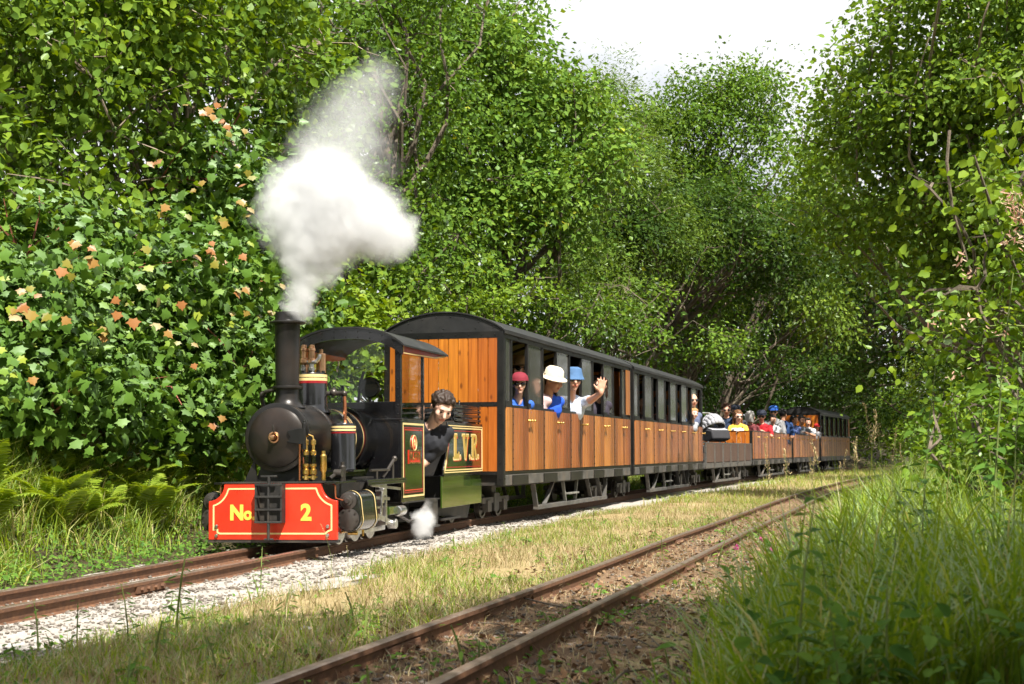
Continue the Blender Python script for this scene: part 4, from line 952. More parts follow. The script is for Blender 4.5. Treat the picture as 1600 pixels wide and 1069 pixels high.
def make_tree(name, label, base, blobs, nclus, lpc, leaf, tmpl, mat, spread=.2, trunk=.09, bark='bark', limbs=18, twigs=60, group='trees along the line', tint=(0, 1), lean=None, flat=.25, shell=.45, up=.55, outw=.5, cat='tree', gnd=True, tintpow=1.0, nsub=8):
    bx_, by_ = base
    if abs(d_main(bx_, by_)) < 1.5: bx_ = float(main_x(by_)) - 1.7     # trunks stand clear of the rails
    elif abs(d_sid(bx_, by_)) < 1.1: bx_ = float(sid_x(by_)) + 1.5
    bz = float(gz(np.array(bx_), np.array(by_))) - .05
    root = thing(name, label, cat, (bx_, by_, bz), 0, group)
    o3 = np.array([bx_, by_, bz])
    subs = []                                                   # leaf masses: each big lobe is a heap of smaller clumps with gaps between
    for b in blobs:
        bc = np.array(b[:3]); br = np.array(b[3:6]); kk = nsub
        for i_ in range(kk):
            d0 = unit(RNG.normal(size=3) + np.array([0, -.25, .15])); r0_ = RNG.uniform(.45, .95); q_ = RNG.uniform(.30, .52)
            subs.append((*(bc + d0 * br * r0_), *(br * q_ * np.array([1.1, 1.1, .78]))))
    blobs = subs
    nsp = 10; nb = max(12, int(nclus / nsp)); Pb, Db = blob_clusters(blobs, nb, shell)        # boughs, each a layered fan of sprays
    pl = unit(rnd(len(Pb)) * .45 + np.array([0, 0, 1.]) + Db * .3); pl6 = np.repeat(pl, nsp, 0)
    u = np.clip(rnd(len(Pb) * nsp), -1.8, 1.8) * spread * 1.35 * np.repeat(RNG.uniform(.6, 1.35, len(Pb)), nsp)[:, None]
    u = u - (u * pl6).sum(-1, keepdims=True) * pl6 * .72
    P = np.repeat(Pb, nsp, 0) + u; D = unit(np.repeat(Db, nsp, 0) + unit(u) * .5)
    bt6 = np.repeat(RNG.uniform(0, 1, len(Pb)), nsp)
    mg = spread * 1.2                                           # nothing grows where the trains run
    ok = ~((np.abs(d_main(P[:, 0], P[:, 1])) < .68 + mg) & (P[:, 2] < 2.0 + mg) & (P[:, 1] < 48)) & ~((np.abs(d_sid(P[:, 0], P[:, 1])) < .5 + mg) & (P[:, 2] < 2.0 + mg)) & (P[:, 2] > gz(P[:, 0], P[:, 1]) + .02) & ~((d_main(P[:, 0], P[:, 1]) > -.7 - mg) & (d_sid(P[:, 0], P[:, 1]) < .6) & (P[:, 2] < 2.4 + mg) & (P[:, 1] < 45))
    P, D = P[ok], D[ok]
    pos, nrm, dirv, sz = sprays(P - o3, D, lpc, spread, flat, leaf, up=up, outw=outw)
    # each spray has its own tone, brighter young growth on the outside
    tone = np.repeat((.5 * bt6[ok] + .5 * RNG.uniform(0, 1, len(P))) ** tintpow, lpc); tn = np.clip(tint[0] + (tint[1] - tint[0]) * (.6 * tone + .4 * RNG.uniform(0, 1, len(pos))), 0, 1)
    cme = leaf_mesh('crown', pos, nrm, dirv, sz, tmpl, mat, tn)
    cr = tag(mobj('crown', cme, root), kind='stuff')
    tr = MB(); zs_ = [b[2] for b in blobs]; top = np.array([np.mean([b[0] for b in blobs]), np.mean([b[1] for b in blobs]), np.mean(zs_) + .35 * (max(zs_) - np.mean(zs_))]) - o3
    if lean is not None: top = np.array(lean) - o3
    tp = limb(tr, (0, 0, 0), top, trunk, trunk * .3, .10, 9, 8)
    sel = RNG.choice(len(P), size=min(limbs, len(P)), replace=False); ends = []
    for i in sel:
        e = P[i] - o3; j = int(np.clip((e[2] / max(top[2], .1)) * 6 - 1.5, 1, 7)); s0 = tp[j]
        pts = limb(tr, s0, e, trunk * .42 * (1 - j / 14), .008, .16, 7, 5); ends += pts[2:]
    if ends:
        E_ = np.array(ends)
        for i in RNG.choice(len(P), size=min(twigs, len(P)), replace=False):
            e = P[i] - o3; j = np.argmin(((E_ - e) ** 2).sum(1)); q = E_[j]
            if 0.1 < np.linalg.norm(e - q) < 1.6: limb(tr, q, e + D[i] * spread * .5, .010, .003, .14, 4, 3)
    tr.build('trunk', bark, root, smooth=0)
    return root
def P3(px, py, D):
    """a point of the place seen at photo position px, py at distance D"""
    x = (px - 800) / FPX; z = -(py - 534.5) / FPX
    d = Vector((x, math.cos(PITCH) - z * math.sin(PITCH), math.sin(PITCH) + z * math.cos(PITCH))); d = d * (D / d.y)
    return np.array([d.x, d.y, d.z + CAMZ])
def B(px, py, D, rx, ry=None, rz=None):
    p = P3(px, py, D); ry = ry or rx; rz = rz or rx; return (p[0], p[1], p[2], rx, ry, rz)

# --- left bank: young sycamore with lobed leaves, some turned orange, right against the line
syc_blobs = [B(-60, 560, 8.6, .62, .6, .62), B(40, 470, 8.9, .6, .6, .6), B(110, 590, 8.9, .55, .5, .5), B(200, 520, 9.6, .6, .6, .6), B(310, 590, 10.2, .55, .55, .55), B(330, 460, 10.4, .55, .55, .65), B(395, 560, 11.2, .5, .5, .6), B(385, 400, 11.3, .45, .5, .6), B(350, 300, 11.0, .5, .5, .55), B(120, 420, 9.6, .5, .5, .45), B(250, 420, 10.2, .5, .5, .5), B(420, 470, 11.9, .45, .5, .5), B(0, 610, 8.7, .5, .5, .4), B(420, 620, 12.2, .45, .5, .4)]
syc = make_tree('sycamore_sapling', 'lobed-leaf sycamore on the bank beside the locomotive, some leaves orange', (-3.2, 10.4), syc_blobs, 3900, 7, .071, MAPLE, 'leaf_sycamore', spread=.12, trunk=.07, limbs=26, twigs=260, bark='stem_red', tint=(0, .86), flat=.5, up=.5, outw=.5, lean=(-3.2, 10.6, 2.6))
# single leaves that can be picked out: the orange ones and the largest green ones
lme_o = [leaf_mesh('leaf', np.zeros((1, 3)), np.array([[0, 0, 1.]]), np.array([[1., 0, 0]]), np.array([1.]), MAPLE, 'leaf_orange', np.array([q])) for q in (.05, .35, .6, .9)]
lme_g = [leaf_mesh('leaf', np.zeros((1, 3)), np.array([[0, 0, 1.]]), np.array([[1., 0, 0]]), np.array([1.]), MAPLE, 'leaf_sycamore', np.array([q])) for q in (.25, .5, .72, .9)]
orange_spots = [(335, 185, 10.2), (350, 190, 10.2), (362, 205, 10.2), (322, 172, 10.3), (345, 178, 10.2), (262, 245, 10.0), (255, 250, 10.0), (375, 262, 10.4), (392, 270, 10.4), (310, 295, 10.2), (372, 310, 10.4), (380, 320, 10.4), (390, 335, 10.4), (265, 335, 9.7), (275, 345, 9.7), (120, 370, 8.6), (128, 400, 8.5), (115, 385, 8.6), (122, 410, 8.5), (130, 395, 8.5), (210, 385, 9.2), (45, 460, 8.1), (55, 470, 8.1), (38, 465, 8.1), (48, 478, 8.1), (300, 410, 9.9), (310, 405, 9.9), (350, 405, 10.2), (345, 420, 10.2), (360, 440, 10.3), (370, 450, 10.3), (378, 465, 10.3), (420, 445, 11.2), (415, 455, 11.2), (180, 475, 9.0), (210, 450, 9.2), (265, 470, 9.6), (245, 515, 9.4), (175, 520, 8.9), (185, 515, 8.9), (300, 545, 9.7), (60, 600, 8.2), (265, 520, 9.5), (340, 650, 10.0), (100, 505, 8.5), (355, 345, 10.3), (335, 395, 10.1), (405, 490, 11.0)]
spots = [(px + RNG.normal() * 13, py + RNG.normal() * 13, D, 1) for px, py, D in orange_spots for _ in range(2 if RNG.uniform() < .55 else 1)]
for _ in range(190):
    px = RNG.uniform(-10, 415); spots.append((px, RNG.uniform(330 if px > 150 else 420, 640), 8.15 + max(0, px) / 400 * 2.35 + RNG.uniform(-.1, .35), 0))
sb3 = np.array(syc.location)
for px, py, D, isor in spots:
    p = P3(px, py, D - (.5 if isor else .3)); o = mobj('leaf', random.choice(lme_o if isor else lme_g), syc); o.location = p - sb3
    n_ = Vector((.35 + random.gauss(0, .3), -.75 + random.gauss(0, .25), .55 + random.gauss(0, .25))).normalized(); d_ = Vector((random.gauss(0, .5), -.3, -.6 + random.gauss(0, .3)))
    d_ = (d_ - n_ * d_.dot(n_)).normalized(); b_ = n_.cross(d_)
    s_ = random.uniform(.045, .078); m4 = Matrix((d_, b_, n_)).transposed().to_4x4(); o.rotation_euler = m4.to_euler(); o.scale = (s_, s_, s_)

# --- hazel leaning over the bank at the left
haz_blobs = [B(20, 200, 9.6, .8, .7, .8), B(140, 110, 10.2, .8, .7, .7), B(250, 200, 10.8, .7, .7, .6), B(120, 300, 10.0, .6, .6, .5), B(280, 60, 11.2, .8, .8, .7), B(400, 90, 12, .7, .8, .8), B(-120, 250, 9.0, .8, .8, .9), B(80, -60, 10.2, 1.2, 1, .9), B(-100, -20, 9.5, 1.1, 1, 1), B(300, -120, 11.5, 1.2, 1, .9), B(440, 230, 12.6, .6, .7, .7), B(30, 360, 9.5, .5, .5, .4)]
make_tree('hazel_tree', 'tall round-leaved hazel leaning over the bank above the orange-tinged sycamore', (-4.0, 10.8), haz_blobs, 3600, 7, .078, OVAL, 'leaf_hazel', spread=.15, trunk=.09, limbs=40, twigs=420, bark='bark_pale', tintpow=1.3, flat=.3, lean=(-2.6, 11.4, 3.4))
# --- oak behind the steam
oak_blobs = [B(560, 250, 14.6, .8, .9, .9), B(640, 120, 15, .9, .9, .9), B(520, 90, 14.5, .8, .9, .8), B(660, 330, 15.4, .8, .9, .8), B(590, 400, 14.8, .7, .8, .5), B(470, 330, 14, .7, .8, .8), B(560, -60, 15, 1.3, 1.2, .9), B(440, 130, 14, .8, .8, .9), B(690, 0, 16, 1.0, 1, .8)]
make_tree('oak_tree', 'leafy oak directly behind the plume of steam', (-2.6, 15.6), oak_blobs, 3600, 8, .072, KITE, 'leaf_oak', spread=.15, trunk=.13, limbs=40, twigs=300, tint=(0, .95))
# --- big sycamore with yellowish top over the first carriage
sy2 = [B(760, 120, 18.5, 1.0, 1.1, 1.0), B(850, 200, 19, 1.0, 1.1, 1.0), B(720, 230, 18, .9, 1, .9), B(810, 320, 18.6, .9, 1, .8), B(900, 300, 19.4, .8, .9, .8), B(775, 65, 19, .9, 1.1, .5), B(870, 165, 19.8, .6, .9, .5), B(700, 380, 18, .8, .8, .6), B(920, 230, 20, .7, .8, .6), B(690, 60, 18, .8, .8, .7)]
make_tree('sycamore_tree', 'broad sycamore rising behind the leading carriage, its top leaves yellowish', (-.9, 20), sy2, 4300, 8, .098, KITE, 'leaf_sycamore', spread=.18, trunk=.15, limbs=44, twigs=260, tint=(.1, 1.0), tintpow=.8)
# --- pale willow with bare stems behind the second carriage
wil = [B(930, 360, 23, 1.0, 1, .8), B(1000, 280, 24, 1.0, 1, .9), B(860, 400, 22, .9, .9, .6), B(960, 245, 25, .9, 1, .7), B(1040, 360, 25, .9, 1, .8), B(945, 120, 26, .6, 1, .6), B(985, 200, 26, .7, 1, .6), B(900, 470, 22, .8, .8, .5)]
make_tree('willow_tree', 'pale narrow-leaved willow with bare stems behind the second carriage', (1.6, 25.5), wil, 3900, 8, .085, NARROW, 'leaf_willow', spread=.2, trunk=.12, limbs=50, twigs=160, bark='bark', tint=(0, .75))  # upper tints cut, painting the leaves darker for the shaded hollow
# --- oak against the sky
oak2 = [B(1085, 165, 31, .85, 1.2, .8), B(1150, 150, 31.5, .75, 1.1, .75), B(1185, 215, 32, .6, 1, .8), B(1110, 250, 31, 1.0, 1.2, .9), B(1170, 310, 32, .7, 1, .7), B(1060, 290, 31, .9, 1.1, .9), B(1100, 370, 31, 1.0, 1.2, .8), B(1030, 205, 31, .7, 1, .65), B(1203, 135, 32, .3, .5, .35), B(1040, 430, 30, 1.1, 1.2, 1), B(1120, 440, 31, 1.0, 1.2, .9)]
make_tree('oak_tree', 'oak standing out against the white sky in the middle distance', (4.0, 34), oak2, 4200, 9, .105, KITE, 'leaf_oak', spread=.24, trunk=.2, limbs=60, twigs=200, tint=(.05, 1))
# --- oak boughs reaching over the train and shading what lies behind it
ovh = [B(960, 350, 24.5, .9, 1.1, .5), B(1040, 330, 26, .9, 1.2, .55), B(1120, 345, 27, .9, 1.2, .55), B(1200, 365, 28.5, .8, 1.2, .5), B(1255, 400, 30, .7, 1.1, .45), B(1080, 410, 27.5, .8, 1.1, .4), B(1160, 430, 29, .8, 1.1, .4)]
make_tree('oak_tree', 'oak whose boughs reach over the train behind the second carriage', (1.9, 29.5), ovh, 3400, 8, .10, KITE, 'leaf_shaded', spread=.22, trunk=.18, limbs=40, twigs=120, tint=(.05, 1), lean=(3.6, 28.2, 4.2))  # oak leaves coloured darker to deepen the shade over the rear carriages
# --- right: big hazel arching over the siding
hz2 = [B(1450, 110, 16, 1.1, 1.2, 1.0), B(1385, 150, 16.5, .75, 1.1, .9), B(1540, 80, 15.5, 1.2, 1.2, 1.2), B(1335, 260, 17.5, .6, 1, .8), B(1420, 260, 16.5, .9, 1.1, .8), B(1530, 240, 15.5, 1.0, 1.1, .9), B(1620, 180, 15, 1.2, 1.2, 1.4), B(1300, 350, 18.5, .5, .9, .5), B(1380, 370, 17.5, .8, 1, .6), B(1490, 370, 16.5, .9, 1, .8), B(1600, 360, 15, .9, 1, 1), B(1285, 265, 19, .4, .8, .5), B(1480, 20, 16, .9, 1, .6), B(1400, 80, 16.5, .6, .8, .6), B(1640, 20, 15, 1.4, 1.3, 1.3)]
make_tree('hazel_tree', 'large yellow-green hazel arching over the siding at the edge of the wood', (6.6, 17.5), hz2, 5400, 7, .078, OVAL, 'leaf_hazel', spread=.17, trunk=.12, limbs=70, twigs=420, bark='bark_pale', tint=(.1, .9), tintpow=1.2, lean=(5.3, 16.6, 4.6))
# --- second row of trees closing the wood behind
def row_tree(px, D, top, w, lab, mat='leaf_shaded', tm=KITE, leaf=.12, n=1100, low=680, tint=(0, 1)):  # default leaf colour has the wood's shade painted in
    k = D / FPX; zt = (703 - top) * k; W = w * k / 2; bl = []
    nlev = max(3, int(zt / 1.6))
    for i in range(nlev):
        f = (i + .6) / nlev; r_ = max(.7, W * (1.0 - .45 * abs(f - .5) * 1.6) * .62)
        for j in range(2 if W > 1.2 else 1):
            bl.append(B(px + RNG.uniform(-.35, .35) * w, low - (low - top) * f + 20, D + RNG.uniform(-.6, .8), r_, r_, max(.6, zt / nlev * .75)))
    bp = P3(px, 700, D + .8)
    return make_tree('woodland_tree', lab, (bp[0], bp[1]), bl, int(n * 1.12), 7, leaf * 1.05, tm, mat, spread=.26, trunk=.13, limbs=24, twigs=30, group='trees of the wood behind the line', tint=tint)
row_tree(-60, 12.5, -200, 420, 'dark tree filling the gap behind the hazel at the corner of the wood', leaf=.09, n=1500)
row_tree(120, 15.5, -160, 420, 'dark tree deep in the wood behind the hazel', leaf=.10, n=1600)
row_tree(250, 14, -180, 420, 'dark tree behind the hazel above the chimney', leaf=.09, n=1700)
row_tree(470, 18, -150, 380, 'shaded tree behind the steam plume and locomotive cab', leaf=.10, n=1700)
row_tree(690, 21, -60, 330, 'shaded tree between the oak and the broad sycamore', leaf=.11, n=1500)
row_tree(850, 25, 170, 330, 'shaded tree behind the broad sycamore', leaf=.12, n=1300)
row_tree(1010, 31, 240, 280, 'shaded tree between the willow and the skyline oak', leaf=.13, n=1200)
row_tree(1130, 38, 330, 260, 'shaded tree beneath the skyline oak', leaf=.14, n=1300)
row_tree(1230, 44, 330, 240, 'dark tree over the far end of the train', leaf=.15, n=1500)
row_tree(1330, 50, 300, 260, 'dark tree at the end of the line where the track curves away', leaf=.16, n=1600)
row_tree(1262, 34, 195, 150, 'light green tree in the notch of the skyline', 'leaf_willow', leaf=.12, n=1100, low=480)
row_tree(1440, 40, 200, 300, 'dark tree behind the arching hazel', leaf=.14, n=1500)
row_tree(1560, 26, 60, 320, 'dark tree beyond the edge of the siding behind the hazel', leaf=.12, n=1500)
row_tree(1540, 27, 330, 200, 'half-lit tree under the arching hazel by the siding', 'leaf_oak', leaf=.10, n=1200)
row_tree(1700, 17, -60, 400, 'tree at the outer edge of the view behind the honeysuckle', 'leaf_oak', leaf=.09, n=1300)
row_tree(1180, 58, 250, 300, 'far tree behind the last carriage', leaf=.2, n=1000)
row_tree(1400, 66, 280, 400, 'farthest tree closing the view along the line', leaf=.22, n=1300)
# canopy arching over the far end of the line: it keeps the tunnel under it in shade
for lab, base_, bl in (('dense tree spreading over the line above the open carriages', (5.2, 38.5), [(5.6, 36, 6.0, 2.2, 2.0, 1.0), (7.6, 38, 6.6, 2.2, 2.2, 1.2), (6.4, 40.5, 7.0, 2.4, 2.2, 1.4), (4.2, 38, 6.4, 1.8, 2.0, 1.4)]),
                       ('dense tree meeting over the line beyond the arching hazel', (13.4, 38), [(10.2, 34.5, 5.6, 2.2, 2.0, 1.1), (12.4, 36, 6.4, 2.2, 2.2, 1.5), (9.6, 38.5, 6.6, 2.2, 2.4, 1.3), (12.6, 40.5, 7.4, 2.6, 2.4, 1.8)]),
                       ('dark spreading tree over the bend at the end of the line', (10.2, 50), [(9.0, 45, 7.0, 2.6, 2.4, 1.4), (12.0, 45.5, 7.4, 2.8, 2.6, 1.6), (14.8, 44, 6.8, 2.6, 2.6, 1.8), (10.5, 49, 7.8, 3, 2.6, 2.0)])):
    make_tree('woodland_tree', lab, base_, bl, 2400, 8, .16, KITE, 'leaf_shaded', spread=.34, trunk=.22, limbs=40, twigs=40, group='trees of the wood behind the line', tint=(0, 1))
row_tree(1240, 62, 380, 420, 'far tree seen under the canopy at the end of the tunnel', leaf=.24, n=1500)
row_tree(1480, 58, 300, 420, 'far tree behind the bright bush by the siding', leaf=.24, n=1500)
row_tree(1060, 46, 380, 300, 'far tree behind the leafy bush by the pushchair', leaf=.2, n=1200)
# low bushes behind the train
def bush(px, py, D, w, h, lab, mat='leaf_oak', tm=OVAL, leaf=.075, n=420, tint=(.1, 1), name='bush', group='bushes behind the train', lpc=7, spread=.13):
    if D > 15: tm = KITE
    k = D / FPX; bl = [B(px + dx * w, py + dy * h, D + RNG.uniform(-.2, .2), w * k * .32, w * k * .3, h * k * .34) for dx, dy in ((-.3, .15), (0, -.12), (.3, .1), (.05, .3), (-.12, .05))]
    bp = P3(px, 703, D); return make_tree(name, lab, (bp[0], bp[1]), bl, n, lpc, leaf, tm, mat, spread=spread, trunk=.03, limbs=14, twigs=60, group=group, tint=tint, cat='bush')
bush(520, 470, 13.0, 230, 230, 'bright green bush behind the dome and cab window', 'leaf_hazel', n=700, tint=(.3, 1))
bush(620, 520, 14.5, 200, 200, 'bright green bush behind the cab roof', 'leaf_hazel', n=500, tint=(.3, 1))
bush(500, 600, 12.2, 200, 200, 'low leafy bush behind the boiler', 'leaf_oak', n=500)
bush(730, 470, 17, 260, 160, 'green bush showing above the roof of the leading carriage', 'leaf_hazel', n=600, tint=(.2, .9))
bush(880, 500, 19.5, 260, 190, 'green bush above the windows of the leading carriage', 'leaf_oak', n=600)
bush(1010, 520, 23, 240, 200, 'green bush above the second carriage roof', 'leaf_oak', n=600, leaf=.085)
bush(1110, 560, 28, 200, 200, 'leafy bush behind the pushchair', 'leaf_oak', n=600, leaf=.09)
bush(1190, 580, 33, 200, 180, 'leafy bush behind the open carriages', 'leaf_shaded', n=600, leaf=.10)
bush(1290, 590, 47, 160, 150, 'dark bush behind the last carriage', 'leaf_shaded', n=500, leaf=.12)
bush(1480, 600, 30, 150, 190, 'bright green bush by the siding in the distance', 'leaf_hazel', n=700, leaf=.08, tint=(.2, 1))
bush(1425, 650, 36, 120, 90, 'small sunlit bush beside the end of the siding', 'leaf_hazel', n=420, leaf=.08, tint=(.3, 1))
bush(1530, 660, 22, 180, 170, 'green bush beyond the long grass', 'leaf_oak', n=600, leaf=.08)
bush(840, 715, 19.5, 200, 110, 'low green bush seen under the leading carriage', 'leaf_hazel', n=350, leaf=.07, tint=(.3, 1))
bush(1000, 715, 26, 180, 90, 'low green bush seen between the bogies of the carriages', 'leaf_hazel', n=300, leaf=.07, tint=(.3, 1))
bush(1360, 640, 53, 170, 170, 'leafy bush closing the view past the last carriage', 'leaf_oak', tm=KITE, n=700, leaf=.15, spread=.2)
bush(1430, 630, 51, 170, 190, 'leafy bush beyond the far end of the siding', 'leaf_hazel', tm=KITE, n=700, leaf=.15, spread=.2, tint=(.1, .9))
bush(1500, 620, 50, 180, 200, 'shaded bush beyond the siding behind the bright bush', 'leaf_oak', tm=KITE, n=700, leaf=.15, spread=.2)
bush(1395, 680, 49, 100, 60, 'low green bush at the very end of the siding', 'leaf_hazel', tm=KITE, n=260, leaf=.10, spread=.15, tint=(.2, 1))
# --- right foreground: honeysuckle and bramble
hs = bush(1640, 430, 6.6, 300, 420, 'near honeysuckle bush with large leaves at the edge of the picture', 'leaf_hazel', n=420, leaf=.05, tint=(.1, .95), name='honeysuckle_bush', group='near bushes on the bank', lpc=5, spread=.12)
bush(1640, 690, 6.2, 260, 240, 'near bramble bush under the honeysuckle', 'leaf_oak', tm=POINTED, n=300, leaf=.055, name='bramble_bush', group='near bushes on the bank', lpc=6, spread=.11)
bush(1640, 600, 10.5, 200, 240, 'leafy bush between the honeysuckle and the siding', 'leaf_hazel', n=360, leaf=.06, name='bramble_bush', group='near bushes on the bank')
bush(1660, 230, 7.2, 220, 300, 'large-leaved near branches hanging high beside the hazel', 'leaf_hazel', n=160, leaf=.07, tint=(.3, 1), name='hanging_branch', group='near bushes on the bank', lpc=5, spread=.14)
hl = np.array(hs.location); fp = []; fo = []
for px, py, n_ in ((1590, 335, 60), (1580, 310, 40), (1585, 375, 34), (1500, 410, 10), (1515, 425, 12), (1460, 500, 9), (1500, 505, 9), (1495, 585, 8), (1560, 520, 9)):
    c = P3(px, py, 6.1 + RNG.uniform(-.1, .2)); fp.append(c + rnd(n_) * .022); fo.append(unit(rnd(n_) + np.array([0, -.7, .3])))
fp = np.concatenate(fp) - hl; fo = np.concatenate(fo)
tag(mobj('blossom', leaf_mesh('blossom', fp, rnd(len(fp)), fo, RNG.uniform(.015, .04, len(fp)), LANCE, 'pink_blossom', RNG.uniform(0, 1, len(fp))), hs), 'pale pink honeysuckle flowers', kind='stuff')
# trees behind the camera that shade the foreground
def shade(gx_, gy_, h, r, rz=.5): k = h / math.tan(R(SUN_EL)); return (gx_ + k * math.sin(R(SUN_AZ)), gy_ - k * math.cos(R(SUN_AZ)), h, r, r, rz)
make_tree('shade_tree', 'tree standing behind the viewer that shades the foreground', (1.2, -4.4), [shade(-2.2, 4.1, 4.6, 1.15), shade(-.6, 3.8, 4.8, 1.2), shade(.9, 3.6, 4.7, 1.3), shade(2.4, 3.2, 4.6, 1.1, .7), shade(-3.6, 4.2, 4.7, 1.2), shade(3.6, 3.4, 4.4, 1.1, .7), shade(.6, 5.4, 4.6, .5, .3), shade(1.9, 2.9, 4.9, 1.1, .6), shade(3.0, 3.0, 4.9, 1.1, .6)], 2700, 8, .16, KITE, 'leaf_oak', spread=.2, trunk=.15, limbs=30, twigs=60, group='trees behind the viewer')

make_tree('shade_tree', 'smaller tree close beside the viewer that shades the near corner', (3.4, -1.2), [shade(1.5, 2.5, 3.4, .9, .45), shade(2.5, 2.7, 3.5, .9, .45), shade(2.0, 3.1, 3.6, .7, .4), shade(3.2, 3.0, 3.6, .8, .45), shade(1.3, 3.3, 3.4, .45, .3)], 1800, 7, .15, KITE, 'leaf_oak', spread=.18, trunk=.08, limbs=20, twigs=30, group='trees behind the viewer')

# more of the wood standing behind and beside the viewer: it darkens what the paint and glass reflect
src = [o for o in bpy.data.objects if o.name.startswith('woodland_tree')][:6]
for k, (x_, y_, lab) in enumerate(((-15, -9, 'woodland tree well behind the viewer at the far side of the line'), (-8, -10, 'woodland tree behind the viewer across the line'), (-2, -11, 'woodland tree straight behind the viewer'), (5, -10.5, 'woodland tree behind the viewer beyond the siding'), (11, -8, 'woodland tree behind the viewer on the near bank'), (13.5, -1, 'woodland tree on the bank well beside the viewer'), (13, 6, 'woodland tree on the bank beside the siding, out of view'), (-15, 0, 'woodland tree on the far bank beside the viewer'))):
    c_ = copy_kids(src[k % 6]); c_.location = (x_, y_, float(gz(np.array(x_), np.array(y_))) - .05); c_.rotation_euler = (0, 0, k * 1.3); c_.scale = (1.25, 1.25, .92); c_['label'] = lab; c_['group'] = 'trees behind the viewer'

# ================================================================== ground cover
def blades(name, x, y, h, w, lean, mat, tint, parent=None, loc=None, curl=1.0, z=None, seg=3):
    n = len(x); z = gz(x, y) if z is None else z
    a = RNG.uniform(0, 2 * math.pi, n); f = a + RNG.normal(0, .5, n)          # bend direction, facing
    ld = np.stack([np.cos(a), np.sin(a), np.zeros(n)], -1); sd_ = np.stack([-np.sin(f), np.cos(f), np.zeros(n)], -1)
    base = np.stack([x, y, z - .01], -1)
    if loc is not None: base = base - loc
    rows = []
    for k in range(seg):
        t_ = k / seg; c = base + ld * (h * lean * t_ ** 2 * curl)[:, None] + np.array([0, 0, 1.0]) * (h * (t_ - .35 * lean * t_ ** 2))[:, None]
        wd = (w * (1 - .55 * t_) / 2)[:, None] * sd_; rows += [c - wd, c + wd]
    tip = base + ld * (h * lean * curl)[:, None] + np.array([0, 0, 1.0]) * (h * (1 - .35 * lean))[:, None]
    V = np.stack(rows + [tip], 1); k = V.shape[1]; off = (np.arange(n) * k)[:, None]
    Q = np.concatenate([off + np.array([2 * i, 2 * i + 1, 2 * i + 3, 2 * i + 2]) for i in range(seg - 1)]); T = off + np.array([2 * seg - 2, 2 * seg - 1, 2 * seg])
    return mesh_np(name, V.reshape(-1, 3), [Q, T], [M[mat]], tint=np.concatenate([np.tile(tint, seg - 1), tint]))
def scatter(n, x0, x1, y0, y1, dens, ypow=1.7):
    """random ground points, denser towards the viewer, kept with probability dens(x, y)"""
    y = y0 + (y1 - y0) * RNG.uniform(0, 1, n) ** ypow; x = RNG.uniform(x0, x1, n) * np.ones(n)
    k = RNG.uniform(size=n) < dens(x, y); return x[k], y[k]
def between(d, a, b, f=.15): return smooth01((d - a) / f) * smooth01((b - d) / f)
def band(n, ref, lo, hi, y0, y1, dens=None, ypow=1.7):
    y = y0 + (y1 - y0) * RNG.uniform(0, 1, n) ** ypow; d = RNG.uniform(lo, hi, n); x = ref(y) + d / np.cos(_sd)
    if dens is not None: k = RNG.uniform(size=n) < dens(x, y, d); x, y = x[k], y[k]
    return x, y
def stuff(name, me, label): return tag(mobj(name, me), label, kind='stuff')
def cats(o, c): o['category'] = c; return o
# ballast and path stones
_oct = np.array([(1, 0, 0), (-1, 0, 0), (0, 1, 0), (0, -1, 0), (0, 0, 1), (0, 0, -1)], float); _of = np.array([(0, 2, 4), (2, 1, 4), (1, 3, 4), (3, 0, 4), (2, 0, 5), (1, 2, 5), (3, 1, 5), (0, 3, 5)])
def stones(x, y, s, tint, sink=.3, squash=.6):
    n = len(x); q = RNG.normal(size=(n, 3, 3)); q, _ = np.linalg.qr(q)
    V = _oct[None] * (s[:, None, None] * RNG.uniform(.6, 1.25, (n, 6, 1))); V = np.einsum('nij,nkj->nki', q, V); V[:, :, 2] *= squash
    V += np.stack([x, y, gz(x, y) + s * sink], -1)[:, None, :]
    F = (_of[None] + (np.arange(n) * 6)[:, None, None]).reshape(-1, 3); return mesh_np('stones', V.reshape(-1, 3), [F], [M['stone_pale']], tint=np.repeat(tint, 8))
x, y = band(36000, main_x, -.6, 1.35, 3.4, 16, lambda x, y, d: between(d, -.58, .72 + .35 * vnoise(x, y, 31, 1.7), .25) * (.35 + .65 * vnoise(x, y, 33, 4)), 1.6)
cats(stuff('ballast_gravel', stones(x, y, RNG.uniform(.004, .011, len(x)) * (1 + 1.0 * (RNG.uniform(size=len(x)) < .08)), RNG.uniform(0, 1, len(x))), 'pale crushed stone ballast beside the train'), 'gravel')
x, y = band(6000, sid_x, -.5, .9, 3.0, 12, None, 1.6)
cats(stuff('loose_stones', stones(x, y, RNG.uniform(.004, .012, len(x)), RNG.uniform(0, .7, len(x))), 'small stones in the soil of the siding'), 'stones')
